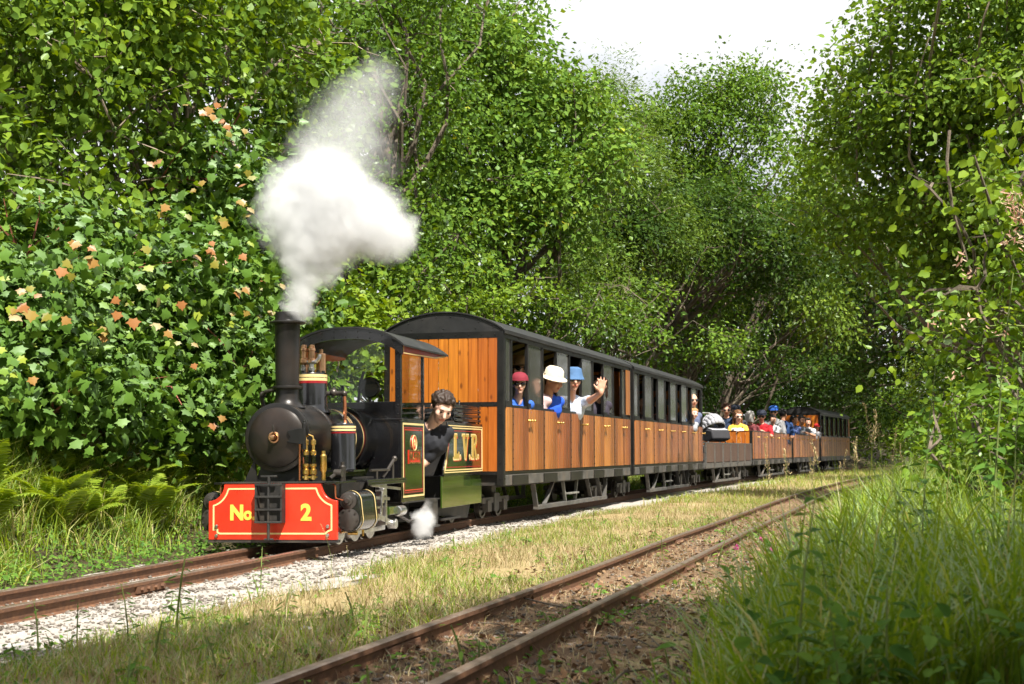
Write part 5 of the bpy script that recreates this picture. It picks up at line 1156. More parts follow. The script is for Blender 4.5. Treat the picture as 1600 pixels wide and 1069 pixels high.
# dry grass strip between the tracks
def dry_d(x, y, d): return smooth01((d_main(x, y) - .62 - .35 * vnoise(x, y, 31, 1.7)) / .2) * (d_sid(x, y) < -.2) * (.06 + .94 * smooth01((vnoise(x, y, 41, 2.6) * .7 + vnoise(x, y, 43, 7) * .3 - .28) / .35))
x, y = band(120000, main_x, .5, 3.2, 3.0, 20, dry_d, 1.5)
cats(stuff('dry_grass', blades('dry_grass', x, y, RNG.uniform(.03, .095, len(x)), RNG.uniform(.0025, .005, len(x)), RNG.uniform(.2, .9, len(x)), 'grass_dry', np.clip(RNG.normal(.45, .28, len(x)), 0, 1), seg=2), 'short straw-coloured grass between the two tracks'), 'grass')
x, y = band(80000, main_x, .7, 3.2, 3.0, 20, lambda x, y, d: dry_d(x, y, d) * smooth01((vnoise(x, y, 51, 1.1) - .30) / .2), 1.5)
cats(stuff('short_grass', blades('short_grass', x, y, RNG.uniform(.03, .10, len(x)), RNG.uniform(.003, .006, len(x)), RNG.uniform(.2, .9, len(x)), 'grass_green', RNG.uniform(.2, 1, len(x)), seg=2), 'patches of short green grass between the two tracks'), 'grass')
x, y = band(26000, sid_x, -.45, 1.1, 2.8, 16, lambda x, y, d: .25 + .75 * vnoise(x, y, 55, 2), 1.5)
cats(stuff('withered_grass', blades('withered_grass', x, y, RNG.uniform(.02, .07, len(x)), RNG.uniform(.002, .004, len(x)), RNG.uniform(.4, 1.2, len(x)), 'grass_dry', np.clip(RNG.normal(.6, .3, len(x)), 0, 1), seg=2), 'withered grass lying along the siding'), 'grass')
y = RNG.uniform(15, 40, 22000); x = main_x(y) + RNG.uniform(.9, 6.5, len(y)); k_ = (d_sid(x, y) < -.3) | (d_sid(x, y) > .3); k_ &= RNG.uniform(size=len(y)) < .25 + .75 * vnoise(x, y, 45, 1.1); x, y = x[k_], y[k_]
cats(stuff('distant_dry_grass', blades('distant_dry_grass', x, y, RNG.uniform(.05, .16, len(x)), RNG.uniform(.006, .012, len(x)), RNG.uniform(.2, .9, len(x)), 'grass_green', np.clip(RNG.normal(.8, .25, len(x)), 0, 1), seg=2), 'patchy grass between the tracks in the distance'), 'grass')
# leaf litter and moss on the siding
x, y = band(16000, sid_x, -.6, 1.2, 2.6, 14, lambda x, y, d: .2 + .8 * vnoise(x, y, 61, 2.4), 1.5); n = len(x)
cats(stuff('leaf_litter', leaf_mesh('leaf_litter', np.stack([x, y, gz(x, y) + RNG.uniform(.002, .02, n)], -1), rnd(n) * .5 + np.array([0, 0, 1.]), rnd(n), RNG.uniform(.012, .04, n), KITE, 'dead_leaf', RNG.uniform(0, 1, n)), 'brown dead leaves and bits along the siding'), 'leaf litter')
def carpet(name, x, y, label, size, mat='weed_green', h=.03, tm=KITE):
    n = len(x); p = np.stack([x, y, gz(x, y) + RNG.uniform(0, h, n)], -1)
    return cats(stuff(name, leaf_mesh(name, p, rnd(n) * .45 + np.array([0.1, -.2, 1.]), rnd(n), RNG.uniform(.5, 1.2, n) * size * 1.1, tm, mat, RNG.uniform(0, 1, n)), label), 'ground cover')
x, y = band(9000, sid_x, -1.6, 1.0, 3.0, 14, lambda x, y, d: smooth01((vnoise(x, y, 71, 2.2) - .6) / .1) * .8, 1.5)
carpet('creeping_weeds', x, y, 'patches of small creeping weeds by the siding', .026)
# left verge: low herbs by the rail, then long yellow-green grass up the bank
x, y = band(30000, main_x, -1.5, -.36, 3.5, 30, lambda x, y, d: smooth01((-.36 - d + .15 * vnoise(x, y, 81, 3)) / .15), 1.7)
carpet('verge_herbs', x, y, 'low bright green herbs along the far side of the track', .030, h=.10)
x, y = band(60000, main_x, -2.3, -.58, 3.8, 34, lambda x, y, d: smooth01((-.62 - d + .5 * (vnoise(x, y, 83, 2) - .3)) / .3), 1.8); h = RNG.uniform(.14, .42, len(x)) * (.55 + .45 * smooth01((-d_main(x, y) - .6) / .4))
cats(stuff('bank_grass', blades('bank_grass', x, y, h, RNG.uniform(.004, .010, len(x)), RNG.uniform(.3, 1.1, len(x)), 'grass_green', np.clip(RNG.normal(.72, .18, len(x)), 0, 1), seg=2), 'long yellow-green grass on the bank beside the locomotive'), 'grass')
# right bank: rank long grass and herbs
def gr_d(x, y, d): return smooth01((d - .55 - .5 * (vnoise(x, y, 91, 1.4) - .35)) / .3)
x, y = band(76000, sid_x, .4, 4.5, 2.5, 30, gr_d, 1.75); h = RNG.uniform(.16, .48, len(x)) * (.6 + .8 * vnoise(x, y, 93, 1.8)) * (.3 + .7 * smooth01((d_sid(x, y) - .45) / .8))
for nm_, k_, sg_, lb_ in (('bank_grass', y < 7.5, 3, 'long bright grass on the near bank beside the siding'), ('distant_grass', y >= 7.5, 2, 'long bright grass on the far stretch of bank beside the siding')):
    cats(stuff(nm_, blades(nm_, x[k_], y[k_], h[k_], RNG.uniform(.004, .009, k_.sum()), RNG.uniform(.2, 1.0, k_.sum()), 'grass_green', np.clip(RNG.normal(.60, .2, k_.sum()), 0, .98), seg=sg_), lb_), 'grass')
x, y = band(15000, sid_x, .55, 5.0, 2.2, 22, lambda x, y, d: gr_d(x, y, d) * (.3 + .7 * vnoise(x, y, 95, 1.2)), 1.9)
carpet('bank_herbs', x, y, 'leafy low herbs among the bank grass', .042, h=.22, tm=POINTED)
# --- individual plants
def stem_leaves(h, npair, lf, tm, mat, wob=.1, tl=(0, 1), droop=.1, lenpow=.6):
    """an upright leafy stem: mesh of leaves and mesh of the stem"""
    P_ = []; N_ = []; D_ = []; S_ = []; bend = RNG.normal(size=2) * wob
    for i in range(npair):
        t_ = (i + 1) / npair; z = h * (.12 + .88 * t_); c = np.array([bend[0] * t_ ** 2 * h, bend[1] * t_ ** 2 * h, z]); a = i * 1.6 + RNG.uniform(-.3, .3)
        for s_ in (0, math.pi):
            d = np.array([math.cos(a + s_), math.sin(a + s_), RNG.uniform(-.1, .35) - droop]); P_.append(c + d * .01); D_.append(d); N_.append(np.array([0, 0, 1.]) + RNG.normal(size=3) * .2 + d * .1); S_.append(lf * (1.15 - .75 * t_ ** 1.5) * RNG.uniform(.8, 1.15))
    me = leaf_mesh('foliage', np.array(P_), np.array(N_), np.array(D_), np.array(S_), tm, mat, RNG.uniform(tl[0], tl[1], len(P_)))
    st = MB().tube([(bend[0] * t_ ** 2 * h, bend[1] * t_ ** 2 * h, h * t_) for t_ in (0, .35, .7, 1)], [.004, .0035, .003, .0015], 5)
    return me, st.mesh('stem', 'stem_green')
nettle_protos = [stem_leaves(h, n_, lf, POINTED, 'weed_green', .12) for h, n_, lf in ((.42, 9, .08), (.55, 11, .085), (.34, 8, .07), (.62, 12, .09))]
def plant(name, protos, x, y, label, cat, group, s=1.0):
    me, st = random.choice(protos); r = thing(name, label, cat, (x, y, float(gz(np.array(x), np.array(y))) - .01), random.uniform(0, 6.28), group)
    r.scale = (s, s, s); tag(mobj('foliage', me, r), kind='stuff'); mobj('stem', st, r); return r
x, y = band(400, sid_x, 1.3, 4.2, 3.4, 9, gr_d, 1.2)
for a, b in list(zip(x, y))[:60]: plant('nettle_plant', nettle_protos, float(a), float(b), 'upright broad-leaved nettle plant in the green undergrowth of the near bank', 'plant', 'nettles on the near bank', random.uniform(.6, 1.15))
# dense shaded nettles filling the near corner
x, y = band(420, sid_x, 1.0, 2.8, 2.2, 4.3, None, 1.0)
for a, b in list(zip(x, y))[:75]: plant('nettle_plant', nettle_protos, float(a), float(b), 'shaded broad-leaved nettle plant in the corner nearest the viewer', 'plant', 'shaded nettles in the near corner', random.uniform(.4, .7))
weed_protos = [stem_leaves(h, n_, lf, LANCE if k % 2 else OVAL, 'weed_green', .15, (.3, 1)) for k, (h, n_, lf) in enumerate(((.07, 4, .045), (.10, 5, .05), (.05, 3, .04), (.13, 6, .04)))]
x, y = band(230, sid_x, -1.5, .75, 3.3, 12, lambda x, y, d: .25 + .75 * vnoise(x, y, 99, 1.5), 1.4)
for a, b in zip(x, y):
    if abs(abs(d_sid(a, b)) - HG) < .035: continue
    plant('small_weed', weed_protos, float(a), float(b), 'small green weed growing in the dry ground by the siding', 'weed', 'small weeds by the siding', random.uniform(.6, 1.3))
spike_protos = [stem_leaves(h, n_, lf, LANCE, 'weed_green', .1, (0, .6), droop=-.5) for h, n_, lf in ((.20, 9, .06), (.26, 11, .05), (.16, 8, .05))]
for px, py, D, s_ in ((275, 1010, 4.55, 1.15), (120, 1000, 4.6, .8), (265, 960, 5.2, .8), (408, 880, 6.6, .8), (60, 1000, 4.7, .9), (200, 1030, 4.4, .8), (330, 985, 4.8, .6), (480, 905, 6.2, .5), (590, 960, 5.4, .5)):
    p = P3(px, py, D); plant('spiky_weed', spike_protos, p[0], p[1], 'narrow-leaved upright weed in the shaded grass near the front edge', 'weed', 'narrow-leaved weeds in the front grass', s_)
# ferns on the left bank
def frond_mesh(L, np_):
    P_ = []; N_ = []; D_ = []; S_ = []; pts = []
    for i in range(np_ + 1):
        t_ = i / np_; pts.append((L * (t_ * .80), 0, L * (.62 * t_ - .55 * t_ ** 2.2)))
    for i in range(2, np_):
        t_ = i / np_; c = np.array(pts[i]); tg = np.array(pts[i + 1]) - np.array(pts[i - 1]); tg /= np.linalg.norm(tg); nn = np.array([-tg[2], 0, tg[0]])
        ln = L * .26 * math.sin(math.pi * min(1, .12 + .88 * t_)) ** .8 * (1.1 - .55 * t_)
        for s_ in (1, -1): P_.append(c); D_.append(tg * .45 + np.array([0, s_, -.08])); N_.append(nn + np.array([0, 0, .05]) + RNG.normal(size=3) * .06); S_.append(ln)
    V, F, per = leaf_geo(np.array(P_), np.array(N_), np.array(D_), np.array(S_), LANCE)
    tube = MB().tube(pts, [.004 * (1 - .8 * i / np_) for i in range(np_ + 1)], 4); k = len(V)
    V = np.concatenate([V, np.array([tuple(v) for v in tube.v])]); tq = np.array([f for f in tube.f if len(f) == 4]) + k
    nF = sum(len(f) for f in F)
    return mesh_np('frond', V, F + [tq], [M['fern_green']], tint=np.concatenate([RNG.uniform(.25, .9, nF), np.full(len(tq), .3)]))
fronds = [frond_mesh(L, n_) for L, n_ in ((.62, 22), (.5, 20), (.72, 26))]
for k in range(24):
    y_ = 7.0 + 4.6 * ((k + random.uniform(0, .9)) / 24) ** 1.1; x_ = float(main_x(y_)) - random.uniform(1.0, 1.5)
    r = thing('fern', 'arching green fern on the bank beside the locomotive', 'fern', (x_, y_, float(gz(np.array(x_), np.array(y_)))), random.uniform(0, 6), 'ferns on the bank')
    nf = random.randint(6, 9); q = random.uniform(.55, .9)
    for i in range(nf):
        f_ = mobj('frond', random.choice(fronds), r); f_.rotation_euler = (random.uniform(-.2, .2), -random.uniform(.35, .85), 6.283 * i / nf + random.uniform(-.3, .3)); f_.scale = (q,) * 3
# tall grass stems with seed heads
def seed_stem(h, head, nseed, sprd, bendy):
    b = RNG.normal(size=2) * bendy; pts = [np.array([b[0] * t_ ** 2.2 * h, b[1] * t_ ** 2.2 * h, h * t_]) for t_ in np.linspace(0, 1, 7)]
    st = MB().tube(pts, [.0028, .0026, .0024, .002, .0017, .0014, .001], 5)
    tt = RNG.uniform(1 - head, 1, nseed); c = np.array([[b[0] * q ** 2.2 * h, b[1] * q ** 2.2 * h, h * q] for q in tt]); d = rnd(nseed) * np.array([1, 1, .5]); off = unit(d) * (sprd * RNG.uniform(.2, 1, nseed) * (1.15 - (tt - 1 + head) / head))[:, None]
    hd = leaf_mesh('seed_head', c + off, rnd(nseed), off + np.array([0, 0, .03]), RNG.uniform(.008, .018, nseed), LANCE, 'straw_seed', RNG.uniform(0, 1, nseed))
    bl = blades('blade', RNG.normal(0, .01, 5), RNG.normal(0, .01, 5), RNG.uniform(.4, .7, 5) * h, np.full(5, .006), RNG.uniform(.3, .9, 5), 'grass_green', np.full(5, .8), z=np.zeros(5))
    return hd, st.mesh('stem', 'straw_seed' if False else 'stem_green'), bl
seed_p = [seed_stem(.75, .28, 90, .018, .18), seed_stem(.62, .22, 60, .02, .25), seed_stem(.9, .3, 130, .022, .15), seed_stem(.5, .2, 40, .012, .3)]
for k, (px, top, D) in enumerate(((1205, 690, 6.6), (1235, 700, 6.9), (1262, 705, 7.2), (1292, 690, 7.0), (1305, 700, 7.4), (1275, 715, 7.6), (1330, 680, 7.4), (1352, 650, 7.6), (1368, 630, 7.8), (1380, 640, 8.0), (1390, 665, 7.6), (1345, 690, 7.0), (1410, 690, 7.8), (1318, 720, 8.2), (1222, 735, 7.6), (1430, 720, 7.0), (1250, 745, 8.4), (1225, 930, 4.3), (1340, 870, 4.6), (1165, 890, 4.9), (520, 815, 7.4), (545, 850, 7.2))):
    p = P3(px, top, D); x_, y_ = float(p[0]), float(p[1]); z_ = float(gz(np.array(x_), np.array(y_))); hgt = max(.12, p[2] - z_); hd, st, bl = seed_p[k % 4]
    r = thing('seeding_grass', 'tall grass stem with a straw-coloured seed head above the bank grass', 'grass stem', (x_, y_, z_ - .01), random.uniform(-.6, .6), 'tall seeding grass stems')
    s_ = hgt / (.75, .62, .9, .5)[k % 4]; r.scale = (min(1.3, s_), min(1.3, s_), s_)
    tag(mobj('seed_head', hd, r), kind='stuff'); mobj('stem', st, r); tag(mobj('blade', bl, r), kind='stuff')
# a few clover flowers and a scrap of paper
for k, (px, py, D) in enumerate(((1190, 842, 6.0), (1205, 860, 5.8), (1150, 855, 5.9))):
    p = P3(px, py, D); n_ = 26; d = unit(rnd(n_)); me = leaf_mesh('petals', d * .004, d + rnd(n_) * .3, d, np.full(n_, .013), LANCE, 'magenta_petal', RNG.uniform(0, 1, n_))
    z_ = float(gz(np.array(p[0]), np.array(p[1]))); r = thing('clover_flower', 'small magenta flower at the edge of the bank grass', 'flower', (p[0], p[1], z_), 0, 'magenta flowers by the siding'); q = tag(mobj('petals', me, r), kind='stuff'); q.location = (0, 0, p[2] - z_); MB().tube([(0, 0, 0), (.01, 0, (p[2] - z_) * .5), (0, 0, p[2] - z_)], .0015, 4).build('stem', 'stem_green', r)
p = P3(478, 996, 4.7); z_ = float(gz(np.array(p[0]), np.array(p[1])))
sc = MB().add([(-.025, -.012, .004), (.02, -.016, .012), (.028, .014, .006), (-.018, .016, .016), (0, 0, .022)], [(0, 1, 4), (1, 2, 4), (2, 3, 4), (3, 0, 4)]).build('paper_scrap', 'litter_white', None, smooth=0); sc.location = (p[0], p[1], z_); tag(sc, 'crumpled white paper scrap lying in the dry grass', 'litter')
# fallen twigs on the siding
for k in range(14):
    yy = random.uniform(3.2, 6.5); xx = float(sid_x(yy)) + random.choice([random.uniform(-.12, .12), random.uniform(.3, .7)]); L_ = random.uniform(.15, .45); a = random.uniform(0, 3.1)
    tw = MB(); limb(tw, (-L_ / 2, 0, 0), (L_ / 2, 0, .01), .005, .002, .2, 6, 5); o = tw.build('twig', 'bark'); o.location = (xx, yy, float(gz(np.array(xx), np.array(yy))) + .008); o.rotation_euler = (0, 0, a); tag(o, 'thin brown twig fallen on the soil of the siding', 'twig', 'fallen twigs')

# tall dark weed stems standing up in front on the near bank
tall = [stem_leaves(1.0, 15, .075, POINTED, 'weed_green', .06, (0, .5)), stem_leaves(1.0, 18, .06, POINTED, 'weed_green', .09, (0, .6))]
for px, top, D, lab in ((1432, 560, 4.1, 'tall dark leafy weed stem rising above the near bank grass'), (1540, 420, 4.3, 'tallest leafy weed stem in front of the honeysuckle'), (1575, 600, 3.9, 'tall leafy weed stem at the edge of the picture below the honeysuckle'), (1330, 800, 4.0, 'short dark weed stem among the shaded nettles')):
    p = P3(px, top, D); x_, y_ = float(p[0]), float(p[1]); z_ = float(gz(np.array(x_), np.array(y_))); r = plant('tall_weed', tall, x_, y_, lab, 'weed', 'tall weed stems on the near bank', 1.0); hh = p[2] - z_; r.scale = (min(1.1, hh), min(1.1, hh), hh)
cn_ = MB(); cp_ = [P3(1640, 512, 6.4), P3(1570, 508, 6.5), P3(1500, 514, 6.6), P3(1450, 524, 6.7)]; cn_.tube(cp_, [.006, .005, .004, .002], 6)
cane = thing('bramble_cane', 'long green bramble cane reaching out sideways from the honeysuckle', 'bramble', tuple(cp_[0])); cp0 = np.array(cp_[0])
cm = cn_.mesh('stem', 'stem_green'); [setattr(v, 'co', v.co - Vector(cp0)) for v in cm.vertices]; mobj('stem', cm, cane)
tt_ = RNG.uniform(0, 1, 46); pp_ = np.array([[np.interp(q, [0, .37, .74, 1], [c[k] for c in cp_]) for k in range(3)] for q in tt_]) - cp0
tag(mobj('foliage', leaf_mesh('foliage', pp_, rnd(46) * .4 + np.array([0, -.3, 1]), rnd(46), RNG.uniform(.02, .05, 46), POINTED, 'leaf_hazel', RNG.uniform(.4, 1, 46)), cane), kind='stuff')

# ================================================================== people
def cap_mb(mb, p0, p1, r0, r1, n=12):
    """closed tapered capsule"""
    p0 = Vector(p0); p1 = Vector(p1); d = p1 - p0
    if d.length < 1e-5: d = Vector((0, 0, 1e-4))
    u = d.normalized(); pts = []; rr = []
    for a in (-90, -60, -30): pts.append(p0 + u * (r0 * math.sin(R(a)))); rr.append(max(r0 * math.cos(R(a)), r0 * .02))
    pts.append(p0); rr.append(r0); pts.append(p1); rr.append(r1)
    for a in (30, 60, 90): pts.append(p1 + u * (r1 * math.sin(R(a)))); rr.append(max(r1 * math.cos(R(a)), r1 * .02))
    mb.tube(pts, rr, n)
def cmat(c, rough=.8, spec=.3):
    k = 'cloth_%d_%d_%d' % tuple(int(x * 999) for x in c)
    if k not in MATS: simple(k, c, rough, var=.14, nscale=22, spec=spec)
    return k
def skin(c):
    k = 'skin_%d_%d_%d' % tuple(int(x * 999) for x in c)
    if k not in MATS: simple(k, c, .5, var=.06, nscale=12, spec=.35)
    return k
SKIN = (.60, .33, .23); SKIN_P = (.68, .42, .32); SKIN_T = (.42, .22, .14)
HAIRB = (.022, .014, .010); HAIRK = (.008, .007, .007); HAIRG = (.42, .40, .38); HAIRR = (.10, .045, .02); BLOND = (.36, .20, .075)
def ik(S, H, l1, l2, pole):
    S = Vector(S); H = Vector(H); d = H - S; L = min(d.length, (l1 + l2) * .999); u = d.normalized(); a = (l1 * l1 - l2 * l2 + L * L) / (2 * L); h = math.sqrt(max(l1 * l1 - a * a, 0))
    p = Vector(pole); p = (p - u * p.dot(u))
    p = p.normalized() if p.length > 1e-4 else u.orthogonal().normalized()
    return S + u * a + p * h, S + u * L
def person(label, parent_frame, loc, yaw=0, s=1.0, lean=(0, 0), head=(0, 0, 0), shirt=(.3, .3, .35), trousers=(.03, .035, .06), skn=SKIN, hair=HAIRB, hairlen=0, hands=None, hat=None, glasses=False, sleeve=.5, group='passengers on the train', vox=.012, shirt2=None, wave=None, bald=False, female=False, poles=None, fold=False, car_hands=None, car_poles=None):
    """seated person: hips at loc on a seat, looking along -y before yaw; lean moves the shoulders, head = (yaw, pitch, roll) degrees"""
    prim = []     # (p0, p1, r0, r1, material)
    SK, SH, TR = skin(skn), cmat(shirt), cmat(trousers); SH2 = cmat(shirt2) if shirt2 else SH
    add = lambda a, b, r0, r1, m: prim.append((Vector(a), Vector(b), r0, r1, m))
    lx, ly = lean; top = Vector((lx, ly, .54 - .25 * (lx * lx + ly * ly)))
    mid = Vector((lx * .35, ly * .35, .30))
    add((-.07, .0, .09), (.07, .0, .09), .115, .115, TR); add((-.05, .0, .14), mid + Vector((-.05, 0, 0)), .115, .118, SH); add((.05, .0, .14), mid + Vector((.05, 0, 0)), .115, .118, SH)
    bw = .055 if female else .075
    add(mid + Vector((-.05, 0, 0)), top + Vector((-bw, 0, -.12)), .118, .115, SH); add(mid + Vector((.05, 0, 0)), top + Vector((bw, 0, -.12)), .118, .115, SH)
    sw = .15 if female else .175
    add(top + Vector((-sw, 0, -.035)), top + Vector((sw, 0, -.035)), .062, .062, SH2); add(top + Vector((-.08, 0, -.02)), top + Vector((.08, 0, -.02)), .075, .075, SH2)
    if female: add(mid + Vector((-.07, -.085, .09)), mid + Vector((-.065, -.09, .1)), .065, .065, SH); add(mid + Vector((.07, -.085, .09)), mid + Vector((.065, -.09, .1)), .065, .065, SH)
    for sg in (-1, 1):
        kn, an = (Vector((sg * .10, -.06, -.14)), Vector((sg * .10, .22, -.12))) if fold else (Vector((sg * .12, -.40, .12)), Vector((sg * .12, -.34, -.16))); add((sg * .09, 0, .09), kn, .085, .058, TR); add(kn, an, .056, .04, TR); add(an, an + Vector((0, -.12, -.01)), .04, .035, cmat((.02, .02, .02)))
    yawh, pit, rol = (R(q) for q in head)
    hm = Matrix.Rotation(yawh, 3, 'Z') @ Matrix.Rotation(pit, 3, 'X') @ Matrix.Rotation(rol, 3, 'Y')
    nb = top + Vector((lx * .12, ly * .12 - .005, .03)); hc = nb + Vector((lx * .18, ly * .18, .055)) + hm @ Vector((0, -.025, .115))
    H = lambda x, y, z: hc + hm @ Vector((x, y, z))
    add(nb + Vector((0, .005, -.04)), H(0, .02, -.05), .056, .05, SK)
    # head: cranium, face, jaw, nose, ears, brow
    add(H(0, .018, .028), H(0, .0, .02), .088, .084, SK); add(H(0, -.03, -.02), H(0, -.035, -.055), .066, .052, SK); add(H(0, -.055, -.088), H(0, -.05, -.075), .032, .038, SK)
    add(H(0, -.088, .004), H(0, -.108, -.028), .011, .016, SK); add(H(-.03, -.075, .026), H(.03, -.075, .026), .016, .016, SK)
    for sg in (-1, 1): add(H(sg * .082, .012, .002), H(sg * .082, .015, -.028), .014, .011, SK); add(H(sg * .038, -.062, -.022), H(sg * .036, -.06, -.035), .03, .026, SK)
    add(H(-.018, -.09, -.062), H(.018, -.09, -.062), .0085, .0085, skin((skn[0] * .75, skn[1] * .45, skn[2] * .42)))
    hands = dict(hands or {}); poles = dict(poles or {}); TM = Matrix.Translation(Vector(loc)) @ Matrix.Rotation(R(yaw), 4, 'Z') @ Matrix.Scale(s, 4)
    for k_, v_ in (car_hands or {}).items(): hands[k_] = tuple(TM.inverted() @ Vector(v_))
    for k_, v_ in (car_poles or {}).items(): poles[k_] = tuple(TM.to_3x3().inverted() @ Vector(v_))
    HB = {}
    for nm, sg in (('R', -1), ('L', 1)):
        Sx = top + Vector((sg * sw, 0, -.04)); tgt = hands.get(nm, (sg * .10, -.26, .18)); pole = (poles or {}).get(nm, (sg * .6, .35, -.8))
        E_, W_ = ik(Sx, tgt, .28, .25, pole)
        k = sleeve
        if k <= .5:
            q = Sx.lerp(E_, k * 1.7); add(Sx, q, .060, .056, SH2); add(q, E_, .046, .040, SK); add(E_, W_, .039, .027, SK)
        else: add(Sx, E_, .058, .047, SH2); q = E_.lerp(W_, .9); add(E_, q, .046, .036, SH2); add(q, W_, .028, .027, SK)
        dv = (W_ - E_).normalized()
        if wave == nm:
            iv = TM.to_3x3().inverted(); up = (iv @ Vector((.12, -.1, 1))).normalized(); sd_ = (iv @ Vector((.8, .45, -.1))).normalized(); pn = W_ + up * .05
            add(W_, W_ + up * .02, .027, .03, SK)
            for k2, (off, ln, an) in enumerate(((-.030, .070, -.16), (-.010, .082, -.04), (.011, .078, .08), (.030, .060, .22))):
                b0 = W_ + up * .085 + sd_ * off; dd = (up + sd_ * an * 1.6).normalized(); fw = (iv @ Vector((0, -.18, 0))) * s
                add(W_ + up * .015 + sd_ * off * .5, b0, .016, .014, SK); m1 = b0 + dd * ln * .5; add(b0, m1, .0105, .0098, SK); add(m1, m1 + (dd + fw * .6).normalized() * ln * .5, .0098, .0085, SK)
            t0 = W_ + up * .03 - sd_ * .028; add(t0, t0 + (up * .55 - sd_ * .8).normalized() * .045, .014, .0115, SK); t1 = t0 + (up * .55 - sd_ * .8).normalized() * .045; add(t1, t1 + (up * .8 - sd_ * .5).normalized() * .035, .0112, .009, SK)
        else:
            fw = (dv + Vector((0, 0, -.35))).normalized(); sd_ = dv.cross(Vector((0, 0, 1))); sd_ = sd_.normalized() if sd_.length > .1 else Vector((1, 0, 0)); pm = W_ + dv * .07
            for off, ln in ((-.028, .06), (-.010, .072), (.010, .070), (.027, .055)):
                b0 = pm + sd_ * off; add(W_ + sd_ * off * .5, b0, .017, .013, SK); m1 = b0 + fw * ln * .5; add(b0, m1, .0105, .010, SK); add(m1, m1 + (fw + Vector((0, 0, -.5))).normalized() * ln * .5, .010, .0085, SK)
            t0 = W_ + dv * .02 - sd_ * .03 * sg; add(t0, t0 + (dv - sd_ * sg * .6).normalized() * .05, .013, .010, SK)
    # one continuous skin over all of it
    mb = MB()
    for p0, p1, r0, r1, m in prim: cap_mb(mb, p0, p1, r0, r1)
    tmp = mobj('person', mb.mesh('person', [], 0)); rm = tmp.modifiers.new('r', 'REMESH'); rm.mode = 'VOXEL'; rm.voxel_size = vox
    sm = tmp.modifiers.new('s', 'SMOOTH'); sm.factor = .5; sm.iterations = 2
    dc = tmp.modifiers.new('d', 'DECIMATE'); dc.ratio = .55
    me = baked(tmp)
    names = []; [names.append(p[4]) for p in prim if p[4] not in names]
    me.materials.clear(); [me.materials.append(MATS[n_]) for n_ in names]
    nf = len(me.polygons); C_ = np.zeros(nf * 3, np.float32); me.polygons.foreach_get('center', C_); C_ = C_.reshape(-1, 3)
    best = np.full(nf, 1e9); idx_ = np.zeros(nf, np.int32)
    for p0, p1, r0, r1, m in prim:
        a = np.array(p0); b = np.array(p1); ab = b - a; t_ = np.clip(((C_ - a) @ ab) / max(ab @ ab, 1e-9), 0, 1); dd = np.linalg.norm(C_ - (a + t_[:, None] * ab), axis=1) - (r0 + (r1 - r0) * t_)
        k = dd < best; best[k] = dd[k]; idx_[k] = names.index(m)
    me.polygons.foreach_set('material_index', idx_); me.polygons.foreach_set('use_smooth', np.ones(nf, bool)); me.update()
    root = thing('person', label, 'person', (0, 0, 0), 0, group)
    root.matrix_world = parent_frame @ Matrix.Translation(Vector(loc)) @ Matrix.Rotation(R(yaw), 4, 'Z') @ Matrix.Scale(s, 4)
    mobj('body', me, root)
    hq = hm.to_4x4(); hq.translation = hc
    def child(mb_, nm, mt, sm=40):
        o = mb_.build(nm, mt, root, smooth=sm); o.matrix_local = hq; return o
    for sg in (-1, 1):
        if not glasses: child(MB().ell((sg * .033, -.0835, .004), (.0125, .008, .0075), 10, 6), 'eye', 'eye_dark'); child(MB().tube([(sg * .018, -.094, .025), (sg * .036, -.093, .030), (sg * .052, -.083, .024)], [.003, .0042, .002], 6), 'eyebrow', cmat(tuple(q * .6 for q in hair)))
    if glasses:
        g = MB()
        for sg in (-1, 1): g.ell((sg * .036, -.092, .002), (.031, .010, .022), 12, 8); g.tube([(sg * .066, -.082, .008), (sg * .088, .0, .010)], .0035, 5)
        g.tube([(-.012, -.1, .008), (.012, -.1, .008)], .004, 5); child(g, 'sunglasses', 'shades')
    if not bald:
        hb = MB(); hv = cmat(hair, .55)
        top_z = 0.0 if hat else .0
        hb.ell((0, .022, .040), (.098, .106, .088), 18, 12)
        for k in range(120 if vox < .009 else 24):
            a = random.uniform(0, 6.28); e = random.uniform(.15, 1.45); p_ = (.092 * math.cos(a) * math.cos(e), .022 + .10 * math.sin(a) * math.cos(e), .045 + .083 * math.sin(e))
            if p_[1] < -.055 and p_[2] < .085: continue
            hb.ell(p_, (random.uniform(.008, .019) if vox < .009 else random.uniform(.015, .03),) * 3, 8, 5)
        if hairlen:
            for k in range(26):
                a = random.uniform(.1, 3.04); x_, y_ = .088 * math.cos(a), .02 + .085 * math.sin(a)
                z0_ = .06; cap_mb(hb, (x_, y_, z0_), (x_ * 1.12, y_ + .01, -.05 - hairlen * random.uniform(.6, 1)), .030, .018, 8)
        o = mobj('hair', hb.mesh('hair', []), None); rm = o.modifiers.new('r', 'REMESH'); rm.mode = 'VOXEL'; rm.voxel_size = vox * .8
        dc = o.modifiers.new('d', 'DECIMATE'); dc.ratio = .5
        hme = baked(o)
        nv = len(hme.vertices); co = np.zeros(nv * 3, np.float32); hme.vertices.foreach_get('co', co); co = co.reshape(-1, 3).astype(float); nr = np.zeros(nv * 3, np.float32); hme.vertices.foreach_get('normal', nr); nr = nr.reshape(-1, 3)
        fc = (co[:, 1] < -.03) & (co[:, 2] < .072 - .03 * np.maximum(0, np.abs(co[:, 0]) - .045) / .045)      # clear the face opening
        co[fc, 1] = np.maximum(co[fc, 1], -.028); co[fc, 0] *= .93
        if hat:
            k_ = co[:, 2] > .05; co[k_, 2] = .05 + (co[k_, 2] - .05) * .25; co[k_, 0] *= .95; co[k_, 1] = .015 + (co[k_, 1] - .015) * .93
        co += nr * ((vnoise(co[:, 0] * 60 + co[:, 2] * 25, co[:, 1] * 60, 3) - .5) * .008)[:, None]
